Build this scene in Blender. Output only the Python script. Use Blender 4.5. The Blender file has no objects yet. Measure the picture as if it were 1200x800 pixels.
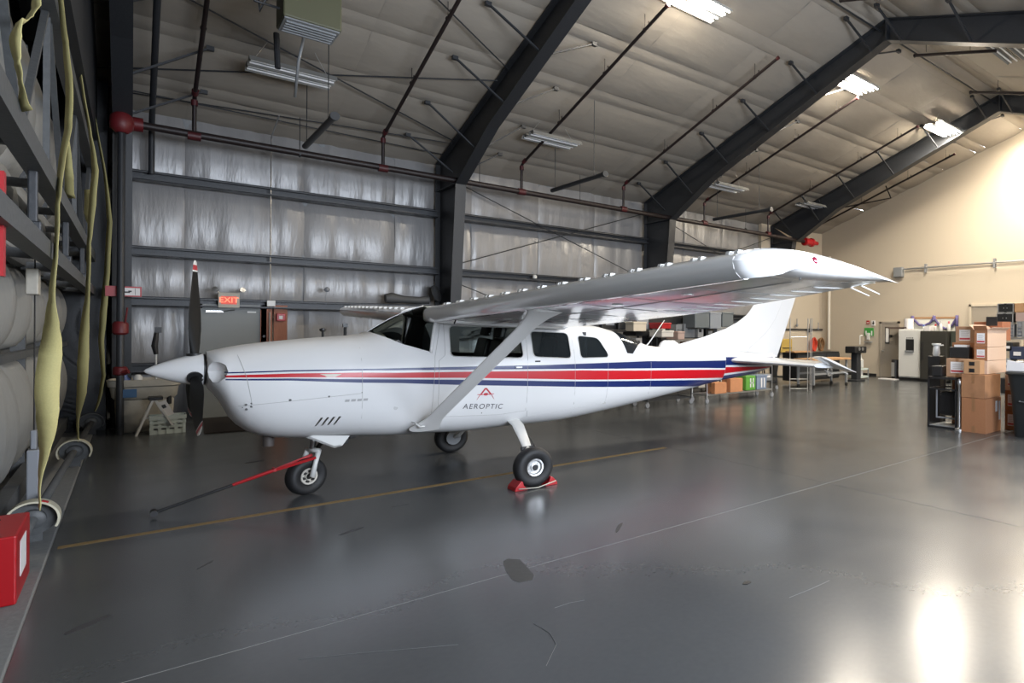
import bpy, bmesh, math, random
from mathutils import Vector, Matrix, noise
random.seed(7)
SC = bpy.context.scene
COL = SC.collection
PI = math.pi

# ------------------------------------------------------------------ camera
FPX, CX, CY, YAW, ROLL, EYE = 715.9, 865.4, 386.6, 0.7815, 0.0062, 1.791
Fv = Vector((math.sin(YAW), math.cos(YAW), 0)); R0 = Vector((math.cos(YAW), -math.sin(YAW), 0)); U0 = Vector((0, 0, 1))
Rv = R0*math.cos(ROLL) + U0*math.sin(ROLL); Uv = -R0*math.sin(ROLL) + U0*math.cos(ROLL)
cd = bpy.data.cameras.new('camera'); cam = bpy.data.objects.new('camera', cd); COL.objects.link(cam)
cd.sensor_width = 36; cd.lens = FPX/1200*36
cd.shift_x = -(CX-600)/1200; cd.shift_y = -(400-CY)/1200
cd.clip_start = .05; cd.clip_end = 200
cam.matrix_world = Matrix(((Rv.x, Uv.x, -Fv.x, 0), (Rv.y, Uv.y, -Fv.y, 0), (Rv.z, Uv.z, -Fv.z, EYE), (0, 0, 0, 1)))
SC.camera = cam
# ------------------------------------------------------------------ world, exposure
w = bpy.data.worlds.new('overcast_sky'); SC.world = w; w.use_nodes = True
bg = w.node_tree.nodes['Background']; bg.inputs[0].default_value = (.80, .88, 1, 1); bg.inputs[1].default_value = 34.0
vs = SC.view_settings; vs.view_transform = 'Standard'; vs.look = 'None'; vs.gamma = 1; vs.use_curve_mapping = False
vs.exposure = 0.0
# sampling guide for the daylight that enters by the window opening of the near side wall (adds no light)
pl = bpy.data.lights.new('window_portal', 'AREA'); pl.shape = 'RECTANGLE'; pl.size = 7.2; pl.size_y = 2.2; pl.cycles.is_portal = True
po_ = bpy.data.objects.new('window_portal', pl); COL.objects.link(po_); po_.location = (4.8, -1.75, 3.1); po_.rotation_euler = (PI/2, 0, 0)
LAMP_POWER = 420.0
try:
    SC.cycles.max_bounces = 8; SC.cycles.diffuse_bounces = 5; SC.cycles.glossy_bounces = 4; SC.cycles.transmission_bounces = 6
    SC.cycles.sample_clamp_indirect = 6; SC.cycles.caustics_reflective = False; SC.cycles.caustics_refractive = False
    SC.cycles.use_denoising = True
except Exception: pass

def at(x, y, ax, v):
    """world point where the sight line through photo pixel (x, y) meets the plane ax = v"""
    d = Fv + Rv*((x-CX)/FPX) - Uv*((y-CY)/FPX); c = Vector((0, 0, EYE)); i = 'xyz'.index(ax)
    return c + d*((v-c[i])/d[i])

# ------------------------------------------------------------------ materials
MATS = {}
def mat(name, col, rough=.6, metal=0, bump=0, scale=20, stretch=(1, 1, 1), var=0, coat=0, emit=0, trans=0, spec=.5, detail=4, alpha=1):
    if name in MATS: return MATS[name]
    m = bpy.data.materials.new(name); m.use_nodes = True; nt = m.node_tree; b = nt.nodes['Principled BSDF']
    b.inputs['Base Color'].default_value = (*col, 1); b.inputs['Roughness'].default_value = rough
    b.inputs['Metallic'].default_value = metal; b.inputs['Specular IOR Level'].default_value = spec
    if coat: b.inputs['Coat Weight'].default_value = coat; b.inputs['Coat Roughness'].default_value = .08
    if emit: b.inputs['Emission Color'].default_value = (*col, 1); b.inputs['Emission Strength'].default_value = emit
    if trans: b.inputs['Transmission Weight'].default_value = trans; b.inputs['IOR'].default_value = 1.2
    if bump or var:
        tc = nt.nodes.new('ShaderNodeTexCoord'); mp = nt.nodes.new('ShaderNodeMapping'); mp.inputs['Scale'].default_value = stretch
        nz = nt.nodes.new('ShaderNodeTexNoise'); nz.inputs['Scale'].default_value = scale; nz.inputs['Detail'].default_value = detail
        nt.links.new(tc.outputs['Object'], mp.inputs[0]); nt.links.new(mp.outputs[0], nz.inputs['Vector'])
        if bump:
            bp = nt.nodes.new('ShaderNodeBump'); bp.inputs['Strength'].default_value = bump; bp.inputs['Distance'].default_value = .02
            nt.links.new(nz.outputs[0], bp.inputs['Height']); nt.links.new(bp.outputs[0], b.inputs['Normal'])
        if var:
            mx = nt.nodes.new('ShaderNodeMix'); mx.data_type = 'RGBA'
            mx.inputs['A'].default_value = (*[max(0, c*(1-var)) for c in col], 1); mx.inputs['B'].default_value = (*[min(1, c*(1+var)) for c in col], 1)
            nt.links.new(nz.outputs[0], mx.inputs['Factor']); nt.links.new(mx.outputs['Result'], b.inputs['Base Color'])
    MATS[name] = m; return m

STEEL = mat('dark_painted_steel', (.022, .024, .028), .5, .0, .1, 30, var=.2)
GIRT = mat('grey_primed_steel', (.034, .037, .043), .45, .0, .1, 30, var=.25)
FOIL = mat('white_vinyl_insulation_facing', (.285, .279, .278), .34, .1, .35, 5, (3.2, 3.2, .55), .05, spec=.6)
CEILM = mat('white_vinyl_ceiling_facing', (.325, .29, .245), .75, 0, .3, 4, (.8, 2.5, 1), .06)
DRY = mat('beige_painted_drywall', (.52, .45, .355), .75, 0, .05, 60)
DRYTRIM = mat('beige_door_paint', (.33, .29, .24), .5, 0, .03, 40)
BAG = mat('white_vinyl_door_insulation', (.26, .26, .25), .45, .05, .25, 6, (1, 2.5, .6), .06)
WHITEP = mat('white_aircraft_paint', (.67, .67, .67), .22, 0, 0, coat=.5)
WHITEM = mat('white_painted_metal', (.62, .62, .60), .4)
BLACKP = mat('black_plastic', (.012, .012, .013), .45)
RUBBER = mat('black_rubber', (.010, .010, .011), .62, 0, .15, 60)
CHROME = mat('brushed_metal', (.55, .55, .55), .3, .9)
ALU = mat('aluminium', (.60, .60, .60), .35, .8)
REDP = mat('red_paint', (.36, .008, .012), .38, var=.1, scale=8)
REDPIPE = mat('dark_sprinkler_pipe', (.014, .008, .008), .5, 0, .1, 30)
REDFIT = mat('red_pipe_fitting', (.06, .007, .009), .5)
CARD = mat('brown_cardboard', (.31, .135, .06), .85, 0, .1, 40, var=.12)
CARDL = mat('pale_pink_cardboard', (.62, .44, .32), .85, 0, .08, 40, var=.06)
PAPER = mat('white_paper_label', (.72, .70, .70), .7)
TAPE = mat('brown_packing_tape', (.26, .13, .06), .35)
WOOD = mat('light_wood', (.42, .24, .12), .55, 0, .1, 8, (1, 12, 1), .2)
WOODR = mat('reddish_plywood', (.30, .11, .06), .6, 0, .1, 8, (8, 8, 1), .2)
YEL = mat('yellow_webbing', (.46, .41, .18), .8, 0, .08, 90, var=.12)
YEL2 = mat('bright_yellow_webbing_edge', (.60, .50, .06), .8, 0, .3, 90, var=.12)
GREYP = mat('grey_plastic', (.25, .26, .28), .5)
GREYM = mat('grey_painted_metal', (.22, .23, .24), .5)
BEIGE = mat('dirty_beige_plastic', (.42, .39, .33), .55, 0, .1, 12, var=.15)
PGLASS = mat('clear_plastic', (.55, .62, .60), .25)

# ------------------------------------------------------------------ mesh helper
class MB:
    def __init__(s): s.v = []; s.f = []; s.m = []; s.mi = 0
    def add(s, vs, fs):
        o = len(s.v); s.v += [Vector(p) for p in vs]; s.f += [tuple(i+o for i in f) for f in fs]; s.m += [s.mi]*len(fs); return s
    def box(s, c, d, rz=0, M=None):
        c = Vector(c); hx, hy, hz = d[0]/2, d[1]/2, d[2]/2
        P = [Vector((x*hx, y*hy, z*hz)) for x, y, z in ((-1,-1,-1),(1,-1,-1),(1,1,-1),(-1,1,-1),(-1,-1,1),(1,-1,1),(1,1,1),(-1,1,1))]
        if M is None: M = Matrix.Rotation(rz, 3, 'Z')
        return s.add([c + M @ p for p in P], [(0,3,2,1),(4,5,6,7),(0,1,5,4),(1,2,6,5),(2,3,7,6),(3,0,4,7)])
    def b2(s, a, b):
        return s.box([(a[i]+b[i])/2 for i in range(3)], [abs(b[i]-a[i]) for i in range(3)])
    def frame(s, p0, p1, up=(0, 0, 1)):
        d = (Vector(p1)-Vector(p0)); L = d.length; d.normalize(); u = Vector(up)
        if abs(d.dot(u)) > .98: u = Vector((1, 0, 0))
        x = d.cross(u).normalized(); y = x.cross(d).normalized(); return d, x, y, L
    def bar(s, p0, p1, w, h, up=(0, 0, 1)):
        d, x, y, L = s.frame(p0, p1, up); p0 = Vector(p0); p1 = Vector(p1)
        q = [(-1,-1),(1,-1),(1,1),(-1,1)]
        return s.add([p + x*(a*w/2) + y*(b*h/2) for p in (p0, p1) for a, b in q], [(3,2,1,0),(4,5,6,7),(0,1,5,4),(1,2,6,5),(2,3,7,6),(3,0,4,7)])
    def tube(s, pts, r, n=8, cap=True):
        pts = [Vector(p) for p in pts]; rr = r if isinstance(r, (list, tuple)) else [r]*len(pts)
        o = len(s.v); ax = None
        for i, p in enumerate(pts):
            if i == 0: d = pts[1]-p
            elif i == len(pts)-1: d = p-pts[i-1]
            else: d = (pts[i+1]-p).normalized() + (p-pts[i-1]).normalized()
            d.normalize()
            if ax is None:
                u = Vector((0, 0, 1)) if abs(d.z) < .9 else Vector((1, 0, 0)); ax = d.cross(u).normalized()
            else:
                ax = (ax - d*ax.dot(d)).normalized()
            ay = d.cross(ax)
            s.v += [p + (ax*math.cos(2*PI*k/n) + ay*math.sin(2*PI*k/n))*rr[i] for k in range(n)]
        for i in range(len(pts)-1):
            for k in range(n):
                a = o+i*n+k; b = o+i*n+(k+1) % n; s.f.append((a, b, b+n, a+n)); s.m.append(s.mi)
        if cap:
            s.f.append(tuple(o+k for k in reversed(range(n)))); s.m.append(s.mi)
            s.f.append(tuple(o+(len(pts)-1)*n+k for k in range(n))); s.m.append(s.mi)
        return s
    def lathe(s, prof, c=(0, 0, 0), axis=(0, 0, 1), n=24, cap=True):
        """prof: (radius, height along axis)"""
        c = Vector(c); d = Vector(axis).normalized(); u = Vector((0, 0, 1)) if abs(d.z) < .9 else Vector((1, 0, 0))
        x = d.cross(u).normalized(); y = d.cross(x); o = len(s.v)
        for r, h in prof: s.v += [c + d*h + (x*math.cos(2*PI*k/n) + y*math.sin(2*PI*k/n))*max(r, 1e-4) for k in range(n)]
        for i in range(len(prof)-1):
            for k in range(n):
                a = o+i*n+k; b = o+i*n+(k+1) % n; s.f.append((a, a+n, b+n, b)); s.m.append(s.mi)
        if cap:
            s.f.append(tuple(o+k for k in range(n))); s.m.append(s.mi)
            s.f.append(tuple(o+(len(prof)-1)*n+k for k in reversed(range(n)))); s.m.append(s.mi)
        return s
    def loft(s, rings, closed=True, cap=True):
        o = len(s.v); n = len(rings[0])
        for r in rings: s.v += [Vector(p) for p in r]
        for i in range(len(rings)-1):
            for k in range(n if closed else n-1):
                a = o+i*n+k; b = o+i*n+(k+1) % n; s.f.append((a, b, b+n, a+n)); s.m.append(s.mi)
        if cap and closed:
            s.f.append(tuple(o+k for k in reversed(range(n)))); s.m.append(s.mi)
            s.f.append(tuple(o+(len(rings)-1)*n+k for k in range(n))); s.m.append(s.mi)
        return s
    def grid(s, fn, nu, nv):
        o = len(s.v)
        for i in range(nu+1):
            for j in range(nv+1): s.v.append(Vector(fn(i/nu, j/nv)))
        for i in range(nu):
            for j in range(nv):
                a = o+i*(nv+1)+j; s.f.append((a, a+nv+1, a+nv+2, a+1)); s.m.append(s.mi)
        return s
    def prism(s, poly, a, b, ax='y'):
        """poly: 2-D points, extruded from a to b along ax (x: (y,z); y: (x,z); z: (x,y))"""
        def P(p, t): return {'x': (t, p[0], p[1]), 'y': (p[0], t, p[1]), 'z': (p[0], p[1], t)}[ax]
        n = len(poly); o = len(s.v)
        s.v += [Vector(P(p, a)) for p in poly] + [Vector(P(p, b)) for p in poly]
        s.f += [tuple(o+k for k in range(n)), tuple(o+n+k for k in reversed(range(n)))] + [(o+k, o+n+k, o+n+(k+1) % n, o+(k+1) % n) for k in range(n)]
        s.m += [s.mi]*(n+2); return s
    def build(s, name, mats, parent=None, smooth=False, bevel=0, solid=0, sub=0, origin=None, fixn=True):
        me = bpy.data.meshes.new(name)
        o = Vector(origin) if origin is not None else Vector((0, 0, 0))
        if origin is None and parent is None and s.v:
            xs = [p.x for p in s.v]; ys = [p.y for p in s.v]; zs = [p.z for p in s.v]
            o = Vector(((min(xs)+max(xs))/2, (min(ys)+max(ys))/2, min(zs)))
        me.from_pydata([p-o for p in s.v], [], s.f)
        if not isinstance(mats, (list, tuple)): mats = [mats]
        for m in mats: me.materials.append(m)
        if len(mats) > 1: me.polygons.foreach_set('material_index', s.m)
        if fixn:
            bm = bmesh.new(); bm.from_mesh(me); bmesh.ops.recalc_face_normals(bm, faces=bm.faces); bm.to_mesh(me); bm.free()
        ob = bpy.data.objects.new(name, me); COL.objects.link(ob); ob.location = o
        if parent is not None: ob.parent = parent
        if smooth:
            for p in me.polygons: p.use_smooth = True
            if smooth is not True:
                try: me.set_sharp_from_angle(angle=math.radians(smooth))
                except Exception: pass
        if bevel:
            b = ob.modifiers.new('bevel', 'BEVEL'); b.width = bevel; b.segments = 2; b.limit_method = 'ANGLE'
        if solid:
            b = ob.modifiers.new('solid', 'SOLIDIFY'); b.thickness = solid; b.offset = 0
        if sub:
            b = ob.modifiers.new('sub', 'SUBSURF'); b.levels = sub; b.render_levels = sub
        return ob

def tag(o, label, cat, group=None, kind=None):
    o['label'] = label; o['category'] = cat
    if group: o['group'] = group
    if kind: o['kind'] = kind
    return o
def struct(o, label=None):
    o['kind'] = 'structure'
    if label: o['label'] = label
    return o
def empty(name, loc=(0, 0, 0), rz=0):
    o = bpy.data.objects.new(name, None); COL.objects.link(o); o.location = loc; o.rotation_euler = (0, 0, rz); o.empty_display_size = .2
    return o
def thing(name, label, cat, loc, rz=0, group=None):
    return tag(empty(name, loc, rz), label, cat, group)
def link_copy(o, parent=None, loc=None, rot=None):
    c = o.copy(); COL.objects.link(c)
    if parent is not None: c.parent = parent
    if loc is not None: c.location = loc
    if rot is not None: c.rotation_euler = rot
    return c
KIDS = {}
def copy_tree(o, loc=None, label=None, rz=None, parent=None):
    c = o.copy(); COL.objects.link(c)
    if parent is not None: c.parent = parent
    if loc is not None: c.location = loc
    if rz is not None: c.rotation_euler = (0, 0, rz)
    if label: c['label'] = label
    for ch in list(o.children): copy_tree(ch, parent=c)
    return c
def apply_mods(ob):
    dg = bpy.context.evaluated_depsgraph_get(); me = bpy.data.meshes.new_from_object(ob.evaluated_get(dg)); ob.modifiers.clear(); ob.data = me
def lin(L, x):
    if x <= L[0][0]: return L[0][1]
    for (a, b), (c, d) in zip(L, L[1:]):
        if x <= c: return b+(d-b)*(x-a)/(c-a) if c > a else d
    return L[-1][1]
def ease(L, x):
    if x <= L[0][0]: return L[0][1]
    n = len(L)
    for i in range(n-1):
        if x <= L[i+1][0]:
            x0, y0 = L[i]; x1, y1 = L[i+1]; h = x1-x0; t = (x-x0)/h
            def sl(k):
                if k == 0: return (L[1][1]-L[0][1])/(L[1][0]-L[0][0])
                if k == n-1: return (L[-1][1]-L[-2][1])/(L[-1][0]-L[-2][0])
                a = (L[k][1]-L[k-1][1])/(L[k][0]-L[k-1][0]); b = (L[k+1][1]-L[k][1])/(L[k+1][0]-L[k][0])
                return 0 if a*b <= 0 else 2*a*b/(a+b)
            m0, m1 = sl(i), sl(i+1)
            return (2*t**3-3*t*t+1)*y0 + (t**3-2*t*t+t)*h*m0 + (-2*t**3+3*t*t)*y1 + (t**3-t*t)*h*m1
    return L[-1][1]
# ================================================================== building shell
RY, RZ, SL, WY, GX, DX = 7.2, 8.6, .303, 16.1, 20.9, -.95       # ridge, roof slope, back wall, gable wall, hangar door plane
EY = -1.7
FR = [-.13, 5.42, 11.71, 17.95]                                  # rigid frames along X
def deck(y): return RZ - SL*abs(y-RY)

# floor: epoxy slabs with joints
def floor_mat():
    m = bpy.data.materials.new('grey_epoxy_floor'); m.use_nodes = True; nt = m.node_tree; b = nt.nodes['Principled BSDF']
    b.inputs['Specular IOR Level'].default_value = .7
    geo = nt.nodes.new('ShaderNodeNewGeometry')
    def noise_(scale, det):
        n = nt.nodes.new('ShaderNodeTexNoise'); n.inputs['Scale'].default_value = scale; n.inputs['Detail'].default_value = det
        nt.links.new(geo.outputs['Position'], n.inputs['Vector']); return n
    n1 = noise_(.7, 5); n2 = noise_(1.6, 3); n3 = noise_(26, 2)
    mx = nt.nodes.new('ShaderNodeMix'); mx.data_type = 'RGBA'; mx.inputs['A'].default_value = (.040, .044, .047, 1); mx.inputs['B'].default_value = (.078, .082, .086, 1)
    nt.links.new(n1.outputs[0], mx.inputs['Factor'])
    mx2 = nt.nodes.new('ShaderNodeMix'); mx2.data_type = 'RGBA'; mx2.inputs['Factor'].default_value = .25; mx2.inputs['B'].default_value = (.10, .10, .10, 1)
    nt.links.new(mx.outputs['Result'], mx2.inputs['A']); nt.links.new(n3.outputs[0], mx2.inputs['Factor'])
    mr0 = nt.nodes.new('ShaderNodeMapRange'); mr0.inputs['To Max'].default_value = .3; nt.links.new(n3.outputs[0], mr0.inputs[0]); nt.links.new(mr0.outputs[0], mx2.inputs['Factor'])
    nt.links.new(mx2.outputs['Result'], b.inputs['Base Color'])
    rr = nt.nodes.new('ShaderNodeMapRange'); rr.inputs['To Min'].default_value = .19; rr.inputs['To Max'].default_value = .30
    nt.links.new(n2.outputs[0], rr.inputs[0]); nt.links.new(rr.outputs[0], b.inputs['Roughness'])
    return m
FLOORM = floor_mat()
JOINT = mat('joint_filler', (.27, .27, .26), .7)
fl = struct(MB().b2((-1.4, EY-.3, -.3), (GX+.3, WY+.3, -.0025)).build('floor', JOINT, origin=(0, 0, 0)), 'glossy grey sealed concrete floor with slab joints')
xs = [-.46, 5.8, 12.1, 18.4, GX]; ys = [EY, 4.355, 10.4, WY]
for i in range(4):
    for j in range(3):
        MB().b2((xs[i]+.005, ys[j]+.006, -.1), (xs[i+1]-.005, ys[j+1]-.006, 0)).build('slab', FLOORM, fl)
CURB = mat('grey_concrete_kerb', (.16, .165, .165), .8, 0, .2, 25, var=.2)
struct(MB().b2((-.60, EY, -.1), (-.468, WY, .010)).build('trim_1', CURB), 'bare concrete kerb strip along the left wall')
struct(MB().b2((-1.3, EY, -.1), (-.605, WY, -.02)).build('trim_5', mat('dark_sill_channel', (.03, .032, .034), .7, 0, .2, 25, var=.3)), 'dark sill channel under the hangar door')
struct(MB().b2((-1.4, EY-.2, -.1), (-1.25, WY+.3, 9.2)).b2((-1.3, 15.2, 0), (-.62, 15.3, 9.0)).build('wall_left', STEEL), 'dark left end wall around the hangar door')
PAINTY = mat('worn_yellow_floor_paint', (.22, .14, .05), .5, 0, .1, 30, var=.35)
tag(MB().b2((-.42, 7.32, 0.0005), (5.75, 7.40, .002)).build('floor_line', PAINTY), 'worn yellow line painted across the floor under the aircraft', 'floor marking')
STAIN = mat('dark_floor_patch', (.055, .055, .052), .5, 0, .1, 20, var=.2)
pts = [(2.03, 4.60), (2.08, 4.63), (2.14, 4.55), (2.12, 4.40), (2.08, 4.19), (2.03, 4.12), (1.95, 4.14), (1.93, 4.22), (1.97, 4.42)]
tag(MB().prism(pts, .0005, .002, 'z').build('floor_patch', STAIN), 'dark patch stain on the floor crossing the slab joint in the foreground', 'stain')
def blot(cx_, cy_, rx, ry, an, seed):
    return [(cx_+math.cos(an)*rx*math.cos(t)*k-math.sin(an)*ry*math.sin(t)*k, cy_+math.sin(an)*rx*math.cos(t)*k+math.cos(an)*ry*math.sin(t)*k) for t, k in [(2*PI*i/12, 1+.35*noise.noise((i*1.7, seed, 0))) for i in range(12)]]
SCUF = mat('dark_tyre_scuff', (.040, .040, .042), .6, 0, .1, 20, var=.2)
for px, py, rx, ry, an, lab in ((240, 662, .09, .012, .9, 'small dark scuff near the yellow line at the left'), (102, 732, .13, .035, .75, 'ragged dark scuff on the floor at the lower left'), (298, 541, .12, .03, .2, 'faint dark smear on the floor in front of the nose wheel'), (470, 592, .10, .012, .1, 'thin dark scuff right of the yellow line near the main wheel'), (412, 622, .12, .03, .5, 'dark smudge on the floor below the nose wheel'), (725, 618, .14, .02, .8, 'long faint smudge in front of the chocks')):
    q_ = at(px, py, 'z', 0); tag(MB().prism(blot(q_.x, q_.y, rx, ry, an, px*.1), .0003, .0012, 'z').build('scuff_mark', SCUF), lab, 'stain')
SCR = mat('pale_floor_scratch', (.14, .14, .14), .6)
for pts_, lab in ((((350, 772), (420, 765), (480, 760), (537, 755)), 'long pale scratch in the foreground'), (((625, 730), (645, 742), (652, 755), (640, 780)), 'curved pale scratch in the foreground right of centre'), (((650, 712), (668, 706), (685, 703)), 'short pale scratch right of the dark patch'), (((925, 700), (950, 690), (972, 680)), 'pale scratch in the right foreground')):
    w3 = [at(x_, y_, 'z', .0016) for x_, y_ in pts_]; tag(MB().tube(w3, .0014, 4).build('floor_scratch', SCR), lab, 'scratch')
tag(MB().prism([(3.06, 3.03), (3.12, 3.05), (3.13, 3.01), (3.08, 3.0)], .0005, .004, 'z').build('floor_debris', BLACKP), 'small dark fleck lying on the open floor right of the patch', 'debris')

# back wall: foil-faced insulation sheets between girts
def wrink(x, z, h0, h1, seed):
    e = min(abs(z-h0), abs(z-h1)); k = math.exp(-e*1.6)
    n = noise.noise((x*5.5+seed, z*.55, seed)); n2 = noise.noise((x*15+seed*3, z*.9, 2.1)); n3 = noise.noise((x*1.3, z*.8, seed+5))
    return (.012+.03*k)*n + (.004+.012*k)*n2 + .02*n3
wb = struct(MB().b2((-1.2, WY+.12, -.1), (GX+.2, WY+.3, 6.3)).build('wall_back', GREYM, origin=(0, WY+.12, 0)), 'long back wall hung with white insulation sheets between dark girts')
rows = [(0.06, 1.0), (1.0, 2.26), (2.26, 3.2), (3.2, 4.6), (4.6, 5.95)]
seams = [-.25, .72, 2.66, 4.45, 6.25, 8.1, 9.9, 11.7, 13.4, 15.2, 17.1]
def sheet(x0, x1, z0, z1, seed, parent):
    nx = max(6, int((x1-x0)*14)); nz = max(5, int((z1-z0)*7))
    def fn(u, v):
        x = x0+(x1-x0)*u; z = z0+(z1-z0)*v
        bil = .07*math.sin(PI*v)**.7; ed = min(u, 1-u)*(x1-x0); sm = -.03*math.exp(-ed*18)
        return (x, -(bil+wrink(x, z, z0, z1, seed)+sm)-.0, z)
    o = MB().grid(fn, nx, nz).build('insulation_sheet', FOIL, parent, smooth=True, fixn=False); return o
for r, (z0, z1) in enumerate(rows):
    for i in range(len(seams)-1):
        x0, x1 = seams[i], seams[i+1]
        if r < 2 and i == 1:      # exit door opening between .97 and 1.87
            sheet(x0, .90, z0, z1, r*7+i*1.7, wb); sheet(1.95, x1, z0, z1, r*7+i*1.7+.5, wb); continue
        sheet(x0, x1, z0, z1, r*7+i*1.7, wb)
wp = struct(MB().b2((17.12, WY-.06, 0), (GX, WY+.1, 6.0)).build('trim_2', DRY), 'painted drywall stretch of the back wall beside the corner')

def girt(x0, x1, z, label, y=WY-.10):
    t = MB()
    t.b2((x0, y-.24, z+.075), (x1, y+.03, z+.088)); t.b2((x0, y-.24, z-.088), (x1, y+.03, z-.075)); t.b2((x0, y-.06, z-.08), (x1, y-.05, z+.08))
    t.b2((x0, y-.24, z+.05), (x1, y-.232, z+.085)); t.b2((x0, y-.24, z-.085), (x1, y-.232, z-.05))
    o = t.build('wall_girt', GIRT); return tag(o, label, 'steel beam', 'horizontal girts of the back wall')
bays = [(-.7, 5.32, 'left'), (5.52, 11.6, 'middle'), (11.82, 17.1, 'right')]
zs = [(1.02, 'lowest'), (2.26, 'door-head'), (3.19, 'middle'), (4.59, 'uppermost')]
for bx0, bx1, bn in bays:
    for z, zn in zs:
        if z == 1.02 and bn == 'left':
            girt(-.7, .86, z, 'short dark girt low on the back wall left of the exit door'); girt(2.32, bx1, z, 'dark girt low on the back wall behind the aircraft nose'); continue
        girt(bx0, bx1, z, '%s dark steel girt in the %s bay of the back wall' % (zn, bn))
struct(MB().b2((-.8, WY-.16, 0), (17.1, WY+.1, .09)).build('baseboard_back', STEEL), 'dark base channel along the back wall')

# gable wall
wg = MB(); prof = [(EY-.2, 0), (WY+.2, 0), (WY+.2, deck(WY+.2)+.1), (RY, RZ+.1), (EY-.2, deck(EY-.2)+.1)]
struct(wg.prism(prof, GX, GX+.2, 'x').build('wall_right', DRY), 'tall beige painted gable wall')
struct(MB().b2((GX-.02, 3, 0), (GX, 12.2, .1)).b2((GX-.02, 13.3, 0), (GX, WY, .1)).build('baseboard_right', BLACKP), 'dark baseboard along the beige gable wall')
# wall behind the camera with a wide band of open high windows (daylight)
ws = MB()
ws.b2((-1.2, EY-.2, 0), (1.2, EY, 6.1)).b2((8.4, EY-.2, 0), (GX+.2, EY, 6.1)).b2((1.2, EY-.2, 4.2), (8.4, EY, 6.1)).b2((1.2, EY-.2, 0), (8.4, EY, 2.0))
struct(ws.build('wall_front', FOIL), 'insulated side wall behind the viewer with a wide window opening')

# ceiling
ce = struct(MB().prism([(EY-.3, deck(EY-.3)+.25), (RY, RZ+.25), (WY+.3, deck(WY+.3)+.25), (WY+.3, deck(WY+.3)+.4), (RY, RZ+.4), (EY-.3, deck(EY-.3)+.4)], -1.3, GX+.2, 'x').build('ceiling', GREYM, origin=(0, 0, 6)), 'pitched roof lined with white insulation sheets')
def csheet(x0, x1, ya, yb, seed):
    nx = max(10, int((x1-x0)*3)); ny = 10 if yb-ya > .5 else 4; dep = .055 if yb-ya > .5 else .022
    def fn(u, v):
        x = x0+(x1-x0)*u; y = ya+(yb-ya)*v; ed = min(u, 1-u)*(x1-x0)
        sag = dep*math.sin(PI*v)**.6*(1-.5*math.exp(-ed*5)) + .012*noise.noise((x*1.1, y*2.5, seed)) + .006*noise.noise((x*4, y*6, seed))
        return (x, y, deck(y)+.02-sag-6)
    return MB().grid(fn, nx, ny).build('insulation_sheet', CEILM, ce, smooth=True, fixn=False)
cx = [-1.0, .72, 3.0, 5.42, 7.6, 9.7, 11.71, 13.8, 15.9, 17.95, 20.9]
for side in (1, -1):
    cuts = [0]
    for k in range(6): cuts += [.37+1.53*k-.17 if k else .25, .37+1.53*k+.17]
    cuts.append(9.15)
    for j in range(len(cuts)-1):
        a = RY+side*cuts[j]; b = RY+side*cuts[j+1]
        if side < 0 and min(a, b) < -1: continue
        for i in range(len(cx)-1): csheet(cx[i], cx[i+1], min(a, b), max(a, b), i*3.1+j*1.3+side)

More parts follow.
